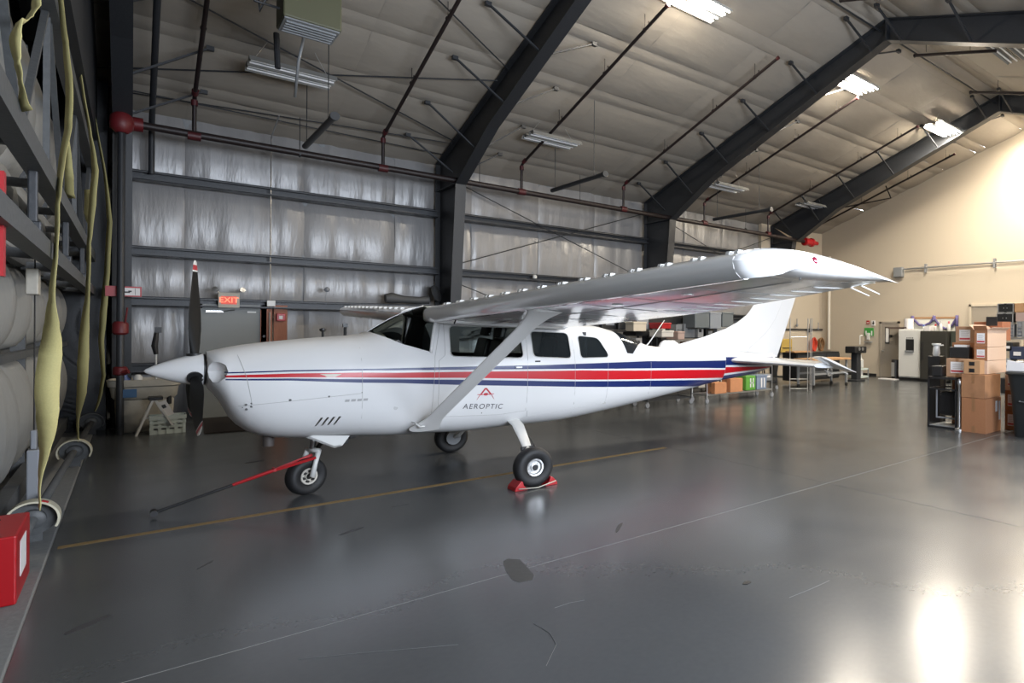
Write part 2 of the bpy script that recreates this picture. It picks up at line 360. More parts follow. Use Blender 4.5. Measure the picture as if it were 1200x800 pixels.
# rigid frames
def frame(X, label, cd0=.80, cd1=1.32):
    f = thing('steel_frame', label, 'steel frame', (X, WY, 0), group='rigid steel frames of the hangar')
    for side in (1, -1):
        s = side; ey = WY-.1 if s > 0 else EY+.1
        def Y(d): return ey - s*d
        # tapered column: depth .85 at base to 1.25 at knee
        c = MB(); w = .24
        ztop = deck(ey)-.1
        out = [(Y(0), 0), (Y(0), ztop)]; inn = [(Y(cd0), 0), (Y(cd1), 5.15)]
        L = lambda y, z: (0, y-WY, z)
        c.add([(sx, p[0]-WY, p[1]) for sx in (-.008, .008) for p in (out[0], inn[0], inn[1], out[1])], [(0,1,2,3),(7,6,5,4),(0,4,5,1),(1,5,6,2),(2,6,7,3),(3,7,4,0)])
        c.bar((0, out[0][0]-WY, 0), (0, out[1][0]-WY, ztop), w, .02, (0, 1, 0)); c.bar((0, inn[0][0]-WY, 0), (0, inn[1][0]-WY, inn[1][1]), w, .02, (0, 1, 0))
        c.b2((-.15, min(Y(0), Y(.85))-WY, 0), (.15, max(Y(0), Y(.85))-WY, .03))
        c.build('column', STEEL, f)
        # rafter: haunch deep at knee, thinning then constant
        r = MB()
        top = [(Y(0), ztop), (RY, RZ-.02)]
        und = [(Y(1.32), 5.15), (Y(3.1), 6.08), (Y(6.0), 7.02+.10), (RY, 8.12)]
        pl = [top[0]] + und + [top[1]]
        r.prism([(p[0]-WY, p[1]) for p in pl], -.008, .008, 'x')
        r.bar((0, top[0][0]-WY, top[0][1]), (0, top[1][0]-WY, top[1][1]), w, .02, (0, -s*SL, 1))
        for a, b in zip(und, und[1:]):
            r.bar((0, a[0]-WY, a[1]), (0, b[0]-WY, b[1]), w, .02, (0, 0, 1))
        r.b2((-.11, min(RY, RY+s*.02)-WY, 8.1), (.11, max(RY, RY+s*.02)-WY, RZ-.02))
        r.prism([(p[0]-WY, p[1]) for p in ((Y(0), 5.15), (Y(1.32), 5.15), (Y(1.32), 5.17), (Y(0), 5.17))], -.12, .12, 'x')
        r.build('rafter', STEEL, f)
        # flange braces to the purlins
        ps = [WY-.1-q for q in (14.98, 13.7, 12.17, 10.64, 9.1, 7.57)]
        for d in ps:
            y = Y(d); zu = lin([(0.5, 5.6), (1.3, 5.35), (3.1, 6.08), (6, 7.12), (8.9, 8.12)], d)
            for sx in (-1, 1):
                if X < 0 and sx < 0: continue
                yy = ey-s*d; g = MB().bar((sx*.08, yy-WY, zu+.03), (sx*1.02, yy-WY, deck(yy)-.13), .045, .03).box((sx*1.05, yy-WY, deck(yy)-.12), (.1, .08, .07))
                g.build('flange_brace', STEEL, f)
    return f
frame(FR[0], 'black end frame rising beside the hangar door on the left')
frame(FR[1], 'dark steel frame whose column stands behind the windshield')
frame(FR[2], 'dark steel frame whose column stands behind the near wing')
frame(FR[3]-.22, 'dark steel frame running close to the beige gable wall', .14, 1.1)
# corner posts between door and end frame
tag(MB().b2((-1.0, 15.2, 0), (-.32, 15.34, 6)).b2((-.40, 15.34, 0), (-.32, 16.0, 6)).build('door_jamb_column', STEEL), 'black steel jamb column between the hangar door and the back corner', 'column')
struct(MB().b2((-.60, EY, 4.95), (-.44, 15.1, 8.9)).build('trim_3', STEEL), 'dark panel standing for the shadowed header above the hangar door')  # dark sheet stands in for the shadow above the door
struct(MB().b2((-.28, 15.75, .02), (-.04, 15.88, 5.9)).build('trim_4', STEEL), 'black closing strip in the left back corner')

# bracing rods
def rod(name, p0, p1, r, label, m=STEEL, group='thin bracing rods'):
    return tag(MB().tube([p0, p1], r, 6).build(name, m), label, 'brace rod', group)
def dk(x, y): return (x, y, deck(y)-.15)
rod('bracing_rod', (-.7, 15.15, 6.15-.0), dk(5.3, 12.4), .014, 'thin roof rod running level above the hanging lamp at left')
rod('bracing_rod', dk(-.7, 12.0), dk(5.3, 14.8), .014, 'thin roof rod sloping down right beneath the heater')
rod('bracing_rod', (-.7, 15.2, 5.95), (5.3, 15.5, 5.98), .012, 'lower of two thin rods near the eave at left')
rod('bracing_rod', (-.7, 15.7, 6.0), (5.3, 14.9, 6.12), .012, 'thin rod crossing just above the eave pipe at left')
rod('bracing_rod', dk(3.0, 10.5), dk(5.35, 12.0), .014, 'short roof rod reaching the second frame near the top')
for k, (x0, x1, n) in enumerate(((5.5, 11.6, 'second'), (11.8, 17.8, 'third'))):
    for z0, z1, d in ((3.3, 5.5, 'rising'), (5.5, 3.3, 'falling')):
        rod('bracing_rod', (x0, WY-.35, z0), (x1, WY-.35, z1), .013, 'thin %s diagonal rod on the upper back wall in the %s bay' % (d, n))
rod('bracing_rod', (5.5, WY-.35, 3.0), (11.6, WY-.35, .8), .013, 'thin falling diagonal rod low on the back wall behind the near wing')
rod('bracing_rod', dk(9.0, 7.4), dk(18, 7.35), .02, 'thin rod running along under the ridge between the lit lamps', group='ridge line')
# ================================================================== aircraft (local: x aft from propeller disc, -y towards the viewer, z up)
PL = thing('light_aircraft', 'white high-wing single-propeller aircraft with red and navy stripes parked in the hangar', 'aircraft', (.43, 7.92, 0), -.015)
Wt = [(.085, .19), (.12, .30), (.2, .385), (.35, .44), (.6, .485), (1, .525), (1.45, .55), (2.0, .565), (3.6, .565), (4.1, .545), (4.6, .50), (5.0, .44), (5.6, .355), (6.2, .285), (6.9, .21), (7.6, .14), (8.15, .08)]
ZB = [(.085, 1.20), (.12, 1.15), (.167, 1.08), (.213, .98), (.25, .90), (.307, .82), (.384, .75), (.489, .69), (.644, .652), (.839, .628), (1.187, .610), (1.606, .568), (1.98, .555), (2.469, .528), (2.9, .535), (3.552, .535), (4.222, .585), (4.973, .667), (5.617, .745), (6.234, .825), (6.879, .915), (7.682, .985), (8.15, 1.09)]
ZT = [(.085, 1.55), (.17, 1.572), (.267, 1.596), (.435, 1.624), (.68, 1.653), (.978, 1.683), (1.35, 1.713), (1.5, 1.76), (1.8, 1.93), (2.05, 2.05), (2.3, 2.075), (3.0, 2.03), (3.6, 1.93), (3.94, 1.868), (4.29, 1.843), (4.505, 1.795), (4.726, 1.74), (4.893, 1.684), (5.223, 1.55), (5.45, 1.522), (5.9, 1.50), (7.0, 1.44), (8.15, 1.34)]
EX = [(.085, 2.1), (.3, 2.3), (.8, 2.7), (1.4, 3.0), (2.0, 3.2), (3.6, 3.2), (4.6, 2.9), (6, 2.6), (8.15, 2.2)]
def sec(s): return lin(Wt, s), ease(ZB, s), ease(ZT, s), lin(EX, s)
def upnarrow(s): return .80 if 1.3 < s < 5.2 else .95
def half_w(s, z):
    wd, zb, zt, n = sec(s); zc = (zb*.52+zt*.48) if s < 1.4 else zb+.56*(1.60-zb)
    h = (zt-zc) if z > zc else (zc-zb); t = min(1, abs(z-zc)/max(h, 1e-3))
    y = wd*(1-t**n)**(1/n)
    if z > 1.36 and 1.2 < s < 5.4:
        k = min(1, (s-1.2)/.4, (5.4-s)/.5); y *= 1-.17*k*min(1, (z-1.36)/.55)
    return y
def ring(s, n=56, off=0.0):
    wd, zb, zt, e = sec(s); zc = (zb*.52+zt*.48) if s < 1.4 else zb+.56*(1.60-zb); P = []
    for k in range(n):
        a = 2*PI*(k+.5)/n; c, q = math.cos(a), math.sin(a)
        r = (abs(c)**e+abs(q)**e)**(-1/e); y = c*r*wd; h = (zt-zc) if q > 0 else (zc-zb); z = zc+q*r*h
        if z > 1.36 and 1.2 < s < 5.4:
            kk = min(1, (s-1.2)/.4, (5.4-s)/.5); y *= 1-.17*kk*min(1, (z-1.36)/.55)
        if off:
            y -= off*(1 if y > 0 else -1)*min(1, abs(y)/.1); z += off*(1 if z < zc else -1)
        P.append((s, y, z))
    return P
ST = [.085, .12, .167, .213, .25, .307, .384, .489, .6, .72, .839, 1.0, 1.187, 1.35, 1.42, 1.5, 1.6, 1.7, 1.8, 1.9, 2.0, 2.1, 2.3, 2.469, 2.7, 2.9, 3.1, 3.3, 3.552, 3.75, 3.94, 4.1, 4.29, 4.4, 4.505, 4.6, 4.726, 4.893, 5.05, 5.223, 5.45, 5.7, 6, 6.3, 6.6, 6.9, 7.3, 7.7, 8.0, 8.15]

# paint: stripes as flat colour on the body, edges given as height against length
def stripe_mat():
    m = bpy.data.materials.new('striped_aircraft_paint'); m.use_nodes = True; nt = m.node_tree; b = nt.nodes['Principled BSDF']
    b.inputs['Roughness'].default_value = .38; b.inputs['Specular IOR Level'].default_value = .35; b.inputs['Coat Weight'].default_value = .12; b.inputs['Coat Roughness'].default_value = .12
    tc = nt.nodes.new('ShaderNodeTexCoord'); sp = nt.nodes.new('ShaderNodeSeparateXYZ'); nt.links.new(tc.outputs['Object'], sp.inputs[0])
    xn = nt.nodes.new('ShaderNodeMath'); xn.operation = 'DIVIDE'; xn.inputs[1].default_value = 9.0; nt.links.new(sp.outputs['X'], xn.inputs[0])
    def edge(L):
        c = nt.nodes.new('ShaderNodeFloatCurve'); cv = c.mapping.curves[0]
        pts = [(x/9.0, z/2.0) for x, z in L]
        cv.points[0].location = (0, pts[0][1]); cv.points[1].location = (1, pts[-1][1])
        for p in pts: cv.points.new(*p)
        for p in cv.points: p.handle_type = 'VECTOR'
        c.mapping.update(); nt.links.new(xn.outputs[0], c.inputs['Value'])
        s = nt.nodes.new('ShaderNodeMath'); s.operation = 'MULTIPLY'; s.inputs[1].default_value = 2.0; nt.links.new(c.outputs[0], s.inputs[0]); return s
    def band(top, bot, xa=.205, xb=6.8165):
        t = edge(top); bo = edge(bot)
        a = nt.nodes.new('ShaderNodeMath'); a.operation = 'LESS_THAN'; nt.links.new(sp.outputs['Z'], a.inputs[0]); nt.links.new(t.outputs[0], a.inputs[1])
        c = nt.nodes.new('ShaderNodeMath'); c.operation = 'GREATER_THAN'; nt.links.new(sp.outputs['Z'], c.inputs[0]); nt.links.new(bo.outputs[0], c.inputs[1])
        d = nt.nodes.new('ShaderNodeMath'); d.operation = 'MULTIPLY'; nt.links.new(a.outputs[0], d.inputs[0]); nt.links.new(c.outputs[0], d.inputs[1])
        e = nt.nodes.new('ShaderNodeMath'); e.operation = 'GREATER_THAN'; e.inputs[1].default_value = xa; nt.links.new(sp.outputs['X'], e.inputs[0])
        e2 = nt.nodes.new('ShaderNodeMath'); e2.operation = 'LESS_THAN'; e2.inputs[1].default_value = xb; nt.links.new(sp.outputs['X'], e2.inputs[0])
        e3 = nt.nodes.new('ShaderNodeMath'); e3.operation = 'MULTIPLY'; nt.links.new(e.outputs[0], e3.inputs[0]); nt.links.new(e2.outputs[0], e3.inputs[1]); e = e3
        g = nt.nodes.new('ShaderNodeMath'); g.operation = 'MULTIPLY'; nt.links.new(d.outputs[0], g.inputs[0]); nt.links.new(e.outputs[0], g.inputs[1]); return g
    nt_ = [(.21, 1.36), (.69, 1.365), (1.267, 1.357), (1.668, 1.352), (2.344, 1.344), (3.355, 1.327), (3.844, 1.327), (5.029, 1.32), (6.17, 1.281), (6.813, 1.27), (6.82, 1.324), (8.142, 1.29)]
    nb_ = [(.21, 1.348), (.69, 1.352), (1.267, 1.341), (1.669, 1.328), (2.344, 1.308), (3.355, 1.276), (3.845, 1.258), (5.03, 1.212), (6.172, 1.167), (6.813, 1.135), (6.82, 1.185), (8.143, 1.145)]
    rt_ = [(.211, 1.33), (.69, 1.333), (1.267, 1.32), (1.669, 1.302), (2.345, 1.284), (3.355, 1.251), (3.845, 1.237), (5.03, 1.181), (6.172, 1.137), (6.813, 1.109), (6.82, 1.153), (8.144, 1.108)]
    rb_ = [(.211, 1.311), (.69, 1.295), (1.267, 1.269), (1.669, 1.246), (2.345, 1.213), (3.356, 1.147), (3.846, 1.113), (5.031, 1.052), (6.173, .996), (6.813, .965), (6.82, 1.042), (8.144, 1.09)]
    lt_ = [(.211, 1.297), (.69, 1.285), (1.267, 1.251), (1.669, 1.23), (2.345, 1.19), (3.356, 1.121), (3.846, 1.091), (5.031, 1.029), (6.173, .967), (6.813, .928), (6.82, 1.006), (8.144, 1.06)]
    lb_ = [(.211, 1.285), (.69, 1.263), (1.268, 1.214), (1.669, 1.188), (2.345, 1.128), (3.356, 1.053), (3.846, 1.016), (5.032, .937), (6.174, .856), (6.813, .83), (6.82, .903), (8.145, .968)]
    col = None
    def mixc(prev, fac, c):
        mx = nt.nodes.new('ShaderNodeMix'); mx.data_type = 'RGBA'; nt.links.new(fac.outputs[0], mx.inputs['Factor']); mx.inputs['B'].default_value = (*c, 1)
        if prev is None: mx.inputs['A'].default_value = (.67, .67, .67, 1)
        else: nt.links.new(prev.outputs['Result'], mx.inputs['A'])
        return mx
    NAVY = (.005, .016, .105); RD = (.50, .004, .012)
    fr_ = lambda L: L[:-2]; re_ = lambda L: [(0.0, L[-2][1]), L[-2], L[-1]]
    col = mixc(None, band(fr_(nt_), fr_(nb_)), NAVY); col = mixc(col, band(fr_(rt_), fr_(rb_)), RD); col = mixc(col, band(fr_(lt_), fr_(lb_)), NAVY)
    col = mixc(col, band(re_(nt_), re_(nb_), 6.8165, 9), NAVY); col = mixc(col, band(re_(rt_), re_(rb_), 6.8165, 9), RD); col = mixc(col, band(re_(lt_), re_(lb_), 6.8165, 9), NAVY)
    nt.links.new(col.outputs['Result'], b.inputs['Base Color'])
    return m
STRIPE = stripe_mat()
INNER = mat('grey_cabin_lining', (.42, .41, .38), .8)
SEATM = mat('dark_leather', (.02, .02, .022), .5)

f = MB(); f.loft([ring(s) for s in ST])
f.mi = 1
inn = [1.40, 1.5, 1.6, 1.7, 1.8, 1.9, 2.0, 2.1, 2.3, 2.469, 2.7, 2.9, 3.1, 3.3, 3.552, 3.75, 3.94, 4.1, 4.29, 4.36]
f.loft([list(reversed(ring(s, 56, .045))) for s in inn])
body = f.build('fuselage', [STRIPE, INNER], PL, smooth=35, fixn=False)
def fix(me):
    bm = bmesh.new(); bm.from_mesh(me); bmesh.ops.recalc_face_normals(bm, faces=[x for x in bm.faces]); bm.to_mesh(me); bm.free()
# orient: outer shell outwards, inner shell inwards
def shell_orient(me):
    bm = bmesh.new(); bm.from_mesh(me); bm.faces.ensure_lookup_table()
    outer = [x for x in bm.faces if x.material_index == 0]; inner = [x for x in bm.faces if x.material_index == 1]
    bmesh.ops.recalc_face_normals(bm, faces=outer); bmesh.ops.recalc_face_normals(bm, faces=inner)
    # signed check
    def vol(fs):
        t = 0
        for q in fs:
            v = [l.vert.co for l in q.loops]
            for i in range(1, len(v)-1): t += v[0].dot(v[i].cross(v[i+1]))
        return t
    if vol(outer) < 0: bmesh.ops.reverse_faces(bm, faces=outer)
    if vol(inner) > 0: bmesh.ops.reverse_faces(bm, faces=inner)
    bm.to_mesh(me); bm.free()
shell_orient(body.data)

def rounded(poly, r=.05, seg=4):
    P = [Vector(p) for p in poly]; n = len(P); out = []
    for i in range(n):
        a, b, c = P[i-1], P[i], P[(i+1) % n]; u = (a-b); v = (c-b); rr = min(r, u.length*.45, v.length*.45); u.normalize(); v.normalize()
        p0 = b+u*rr; p1 = b+v*rr
        for k in range(seg+1):
            t = k/seg; out.append(((1-t)**2*p0+2*t*(1-t)*b+t*t*p1)[:])
    return out
WIN = {
 'w1': rounded([(2.205, 1.822), (3.052, 1.803), (3.058, 1.424), (2.188, 1.466)], .06),
 'w2': rounded([(3.192, 1.76), (3.727, 1.739), (3.715, 1.400), (3.188, 1.436)], .06),
 'w3': rounded([(3.870, 1.705), (4.19, 1.672), (4.31, 1.44), (4.29, 1.398), (3.858, 1.400)], .06)}
cutters = []
def cutter(mb, m=None):
    o = mb.build('cut', m or INNER, PL); cutters.append(o); md = body.modifiers.new('cut', 'BOOLEAN'); md.object = o; md.solver = 'EXACT'; md.operation = 'DIFFERENCE'
for k, P in WIN.items(): cutter(MB().prism(P, -1, 1, 'y'))
# windshield: cut through the whole width in side view, plus rear window
WSP = [(1.43, 1.728), (1.70, 1.60), (1.985, 1.505), (2.075, 1.88), (2.12, 2.2), (1.90, 2.2), (1.40, 1.80)]
cutter(MB().prism([(1.47, 1.735), (1.70, 1.615), (1.985, 1.520), (2.07, 1.86), (2.035, 1.95), (2.03, 2.3), (1.70, 2.3), (1.42, 1.85)], -1, 1, 'y'))
RWP = [(4.47, 1.90), (4.47, 1.72), (4.56, 1.56), (4.66, 1.478), (4.72, 1.475), (4.90, 1.545), (5.05, 1.60), (5.2, 1.9)]
# engine air inlets either side of the spinner
for sy in (-1, 1):
    mb = MB(); mb.lathe([(.0, -1), (.5, -.86), (.86, -.5), (1, 0), (.86, .5), (.5, .86), (0, 1)], n=16, cap=False)
    for v in mb.v: v.x, v.y, v.z = v.x*.150+.085, v.y*.14+sy*.335, v.z*.115+1.365
    cutter(mb, WHITEP)
# cowl louvres
for i in range(4):
    x = .90+i*.052
    for sy in (-1, 1):
        mb = MB().prism([(x, .785), (x+.016, .785), (x+.066, .87), (x+.046, .872)], sy*.40, sy*.9, 'y'); cutter(mb)
apply_mods(body)
for c in cutters: bpy.data.objects.remove(c)
try: body.data.set_sharp_from_angle(angle=math.radians(32))
except Exception: pass

# glass
def glass_mat():
    m = bpy.data.materials.new('tinted_aircraft_glass'); m.use_nodes = True; b = m.node_tree.nodes['Principled BSDF']
    b.inputs['Base Color'].default_value = (.74, .86, .82, 1); b.inputs['Transmission Weight'].default_value = 1; b.inputs['Roughness'].default_value = .02; b.inputs['IOR'].default_value = 1.1
    return m
GLS = glass_mat()
def dark_glass():
    m = bpy.data.materials.new('dark_cabin_glass'); m.use_nodes = True; b = m.node_tree.nodes['Principled BSDF']
    b.inputs['Base Color'].default_value = (.10, .12, .13, 1); b.inputs['Transmission Weight'].default_value = .85; b.inputs['Roughness'].default_value = .03; b.inputs['IOR'].default_value = 1.15
    return m
DGL = dark_glass()
def panel_on_side(P, sy, inset, name, m, th=None):
    """thin pane following the body side"""
    x0 = min(p[0] for p in P); x1 = max(p[0] for p in P); n = len(P)
    cxp = sum(p[0] for p in P)/n; czp = sum(p[1] for p in P)/n; mb = MB(); vs = []
    for k in (1, .66, .33):
        vs.append([(cxp+(p[0]-cxp)*k, sy*(half_w(cxp+(p[0]-cxp)*k, czp+(p[1]-czp)*k)-inset), czp+(p[1]-czp)*k) for p in P])
    mb.loft(vs, cap=False); o = len(mb.v); mb.v.append(Vector((cxp, sy*(half_w(cxp, czp)-inset), czp)))
    b = o-n
    for i in range(n): mb.f.append((b+i, b+(i+1) % n, o)); mb.m.append(0)
    return mb.build(name, m, PL, smooth=True)
for k, P in WIN.items():
    for sy in (-1, 1): panel_on_side(P, sy, .012, 'cabin_window', GLS if k == 'w1' else DGL)
SEAL = mat('grey_window_surround', (.45, .45, .44), .5)
def rim(P, sy, name='window_surround', w_=.014):
    mb = MB(); pts = [(p[0], sy*(half_w(p[0], p[1])+.001), p[1]) for p in P]; mb.tube(pts+[pts[0]], w_*.4, 6, cap=False); return mb.build(name, SEAL, PL, smooth=True)
for k, P in WIN.items():
    for sy in (-1, 1): rim(P, sy)
# windshield: curved surface spanning from cowl to roof
def ws_fn(u, v):
    # u across -1..1, v from base to top
    a = (u-.5)*2; s = 1.40+.66*v
    base = (1.985-1.44)*abs(a)**2.2
    s0 = 1.435+base; z0 = 1.725-.215*abs(a)**1.7; y0 = a*.52
    s1 = 2.055; z1 = 2.06-.15*abs(a)**3; y1 = a*.455
    b = .035*math.sin(PI*v)
    s = s0+(s1-s0)*v; z = z0+(z1-z0)*v+b; y = y0+(y1-y0)*v
    return (s, y, z)
MB().grid(ws_fn, 24, 12).build('windshield', GLS, PL, smooth=True)
for a0, b0 in ((0, 1),):
    MB().tube([ws_fn(i/24, 0) for i in range(25)], .011, 6).build('windshield_frame', WHITEP, PL, smooth=True)
MB().tube([ws_fn(.5, i/10) for i in range(11)], .007, 6).build('windshield_strip', WHITEP, PL, smooth=True)
for u in (0, 1): MB().tube([ws_fn(u, i/10) for i in range(11)], .018, 6).build('windshield_post', WHITEP, PL, smooth=True)
# rear window: dark pane wrapped over the back of the cabin roof
def body_pt(s_, a, off=0):
    wd, zb, zt, e = sec(s_); zc = zb+.56*(1.60-zb); c, q = math.cos(a), math.sin(a); r = (abs(c)**e+abs(q)**e)**(-1/e)
    y = c*r*(wd+off); z = zc+q*r*(zt-zc+off)
    if z > 1.36 and 1.2 < s_ < 5.4:
        kk = min(1, (s_-1.2)/.4, (5.4-s_)/.5); y *= 1-.17*kk*min(1, (z-1.36)/.55)
    return Vector((s_, y, z))
def rw_fn(u, v, off=.004):
    k = abs(v-.5)*2; a = PI/2+(v-.5)*2*1.12; lo = 4.55+.10*k**1.6; hi = 5.20-.44*k**1.5
    return body_pt(lo+(hi-lo)*u, a, off)
MB().grid(rw_fn, 10, 28).build('rear_window', mat('black_tinted_glass', (.015, .018, .022), .06, coat=1), PL, smooth=True)
MB().tube([rw_fn(1, i/28, .006) for i in range(29)], .007, 6).build('rear_window_frame', WHITEP, PL, smooth=True)
# cabin interior
MB().b2((1.45, -.46, .75), (4.3, .44, .80)).build('cabin_floor', INNER, PL)
MB().prism([(1.60, 1.1), (1.60, 1.62), (1.68, 1.66), (1.80, 1.55), (1.80, 1.1)], -.40, .40, 'y').build('instrument_panel', BLACKP, PL)
for sy in (-1, 1):
    st = MB().b2((2.28, sy*.25-.2, .95), (2.75, sy*.25+.2, 1.12)).build('seat', SEATM, PL, bevel=.04)
    MB().prism([(2.66, 1.05), (2.80, 1.05), (2.93, 1.62), (2.83, 1.65)], sy*.25-.19, sy*.25+.19, 'y').build('seat_back', SEATM, st, bevel=.03)
    MB().prism([(2.82, 1.67), (2.90, 1.67), (2.93, 1.80), (2.86, 1.81)], sy*.25-.11, sy*.25+.11, 'y').build('headrest', SEATM, st, bevel=.02)
    MB().tube([(1.8, sy*.25, 1.42), (2.02, sy*.25, 1.42)], .015, 6).tube([(2.02, sy*.25-.13, 1.50), (2.02, sy*.25-.1, 1.38), (2.02, sy*.25+.1, 1.38), (2.02, sy*.25+.13, 1.50)], .014, 6).build('control_yoke', BLACKP, PL, smooth=True)
    MB().b2((3.35, sy*.25-.19, .95), (3.75, sy*.25+.19, 1.12)).b2((3.72, sy*.25-.19, 1.1), (3.82, sy*.25+.19, 1.62)).build('rear_seat', SEATM, PL, bevel=.03)
MB().b2((3.98, -.40, 1.0), (4.02, .40, 1.75)).build('cabin_partition', SEATM, PL)

# spinner and propeller
MB().lathe([(.002, -.355), (.02, -.34), (.05, -.29), (.082, -.22), (.112, -.14), (.136, -.06), (.150, .0), (.158, .055), (.158, .062)], (0, 0, 1.374), (1, 0, 0), 40).build('spinner', WHITEP, PL, smooth=40)
MB().lathe([(.15, .062), (.15, .078)], (0, 0, 1.374), (1, 0, 0), 40).build('backplate_gap', BLACKP, PL, smooth=40)
PROPM = mat('matt_dark_grey_propeller', (.006, .006, .006), .6, spec=.25)
def blade(a):
    """a: angle from up, towards the viewer"""
    R = 1.06; secs = []
    cd_ = Vector((0, -math.sin(a), math.cos(a))); tn = Vector((0, math.cos(a), math.sin(a))); ax = Vector((1, 0, 0))
    T = [(.10, .06, .055, 1.2), (.16, .07, .05, 1.1), (.26, .10, .04, .95), (.40, .145, .03, .75), (.55, .165, .022, .6), (.72, .16, .017, .47), (.88, .135, .012, .38), (.95, .12, .010, .35), (.965, .12, .010, .35), (1.0, .10, .008, .33), (1.015, .098, .008, .33), (1.045, .075, .006, .32), (1.06, .035, .004, .32)]
    for r, ch, th, tw in T:
        c = Vector((0, 0, 1.374))+cd_*r; u = ax*math.sin(tw)+tn*math.cos(tw); v = ax*math.cos(tw)-tn*math.sin(tw)
        secs.append([c+u*(ch/2*math.cos(q))+v*(th/2*math.sin(q)) for q in [2*PI*k/12 for k in range(12)]])
    WT = mat('white_blade_tip', (.6, .6, .58), .5); RT = mat('red_blade_tip', (.35, .03, .04), .5)
    b = MB().loft(secs[:8]).build('propeller_blade', PROPM, PL, smooth=60)
    MB().loft(secs[7:9]).loft(secs[10:13]).build('blade_tip_band', WT, b, smooth=60)
    MB().loft(secs[8:11]).build('blade_tip_band', RT, b, smooth=60)
    hc = Vector((0, 0, 1.374))+cd_*.125
    MB().lathe([(.062, -.02), (.062, .032)], hc, cd_, 20).build('blade_root_collar', BLACKP, b, smooth=40)
for a in (0, 2*PI/3-.03, -2*PI/3): blade(a)

# wings
def airfoil(n=13):
    xs = [.5*(1-math.cos(PI*i/(n-1))) for i in range(n)]
    yt = lambda x: 5*.12*(.2969*math.sqrt(x)-.126*x-.3516*x*x+.2843*x**3-.1036*x**4)
    yc = lambda x: .02/.16*(.8*x-x*x) if x < .4 else .02/.36*(.2+.8*x-x*x)
    return [(x, yc(x)+yt(x)) for x in reversed(xs)] + [(x, yc(x)-yt(x)) for x in xs[1:-1]]
AF = airfoil(15)
def wsec(l, sy):
    """l lateral distance; returns le x, chord, le z, te z"""
    if sy < 0: lz = 1.985+.050*(l-.56); tz = lin([(.6, 1.81), (2, 1.885), (3, 1.95), (4, 2.04), (5.3, 2.185)], l)
    else: lz = 1.975+.030*(l-.56); tz = 1.83+.043*(l-.56)
    le = 1.93+(.34*(l-.56)/4.8 if sy < 0 else .26*(l-.56)/4.8)
    ch = 1.69-.02*l
    return le, ch, lz, tz
def wring(l, sy, x0=0, x1=1, k=1.0, dz=0):
    le, ch, lz, tz = wsec(l, sy); P = []
    for x, y in AF:
        X = max(x0, min(x1, x))
        P.append((le+ch*X, sy*l, lz+(tz-lz)*X+y*ch*k+dz))
    return P
def wing_pt(l, sy, x, upper=True):
    le, ch, lz, tz = wsec(l, sy)
    yt = 5*.12*(.2969*math.sqrt(max(x, 0))-.126*x-.3516*x*x+.2843*x**3-.1036*x**4); yc = .02/.16*(.8*x-x*x) if x < .4 else .02/.36*(.2+.8*x-x*x)
    dr = -.036*max(0, 1-((x-.055)/.065)**2) if not upper and 0 < x < .12 else 0     # blunt drooped leading-edge cuff
    return Vector((le+ch*x, sy*l, lz+(tz-lz)*x+(yc+(yt if upper else -yt)+dr)*ch))
WINGM = mat('white_wing_paint', (.80, .80, .79), .16, 0, .22, 3.2, (1.6, .8, 1), coat=.6, detail=2)
TIP = 5.2
SEAMW = mat('wing_seam', (.30, .30, .30), .5)
def surf(sy, ls, x0, x1, name, parent, dz=0, m=WINGM):
    up = []; rings = []
    xs = [x0+(x1-x0)*.5*(1-math.cos(PI*i/18)) for i in range(19)]
    for l in ls:
        rings.append([wing_pt(l, sy, x, True)+Vector((0, 0, dz*(x-x0))) for x in reversed(xs)]+[wing_pt(l, sy, x, False)+Vector((0, 0, dz*(x-x0))) for x in (xs if x0 > 0 else xs[1:])][:-1 if x1 >= .999 else None])
    mb = MB(); mb.loft(rings); return mb.build(name, m, parent, smooth=35)
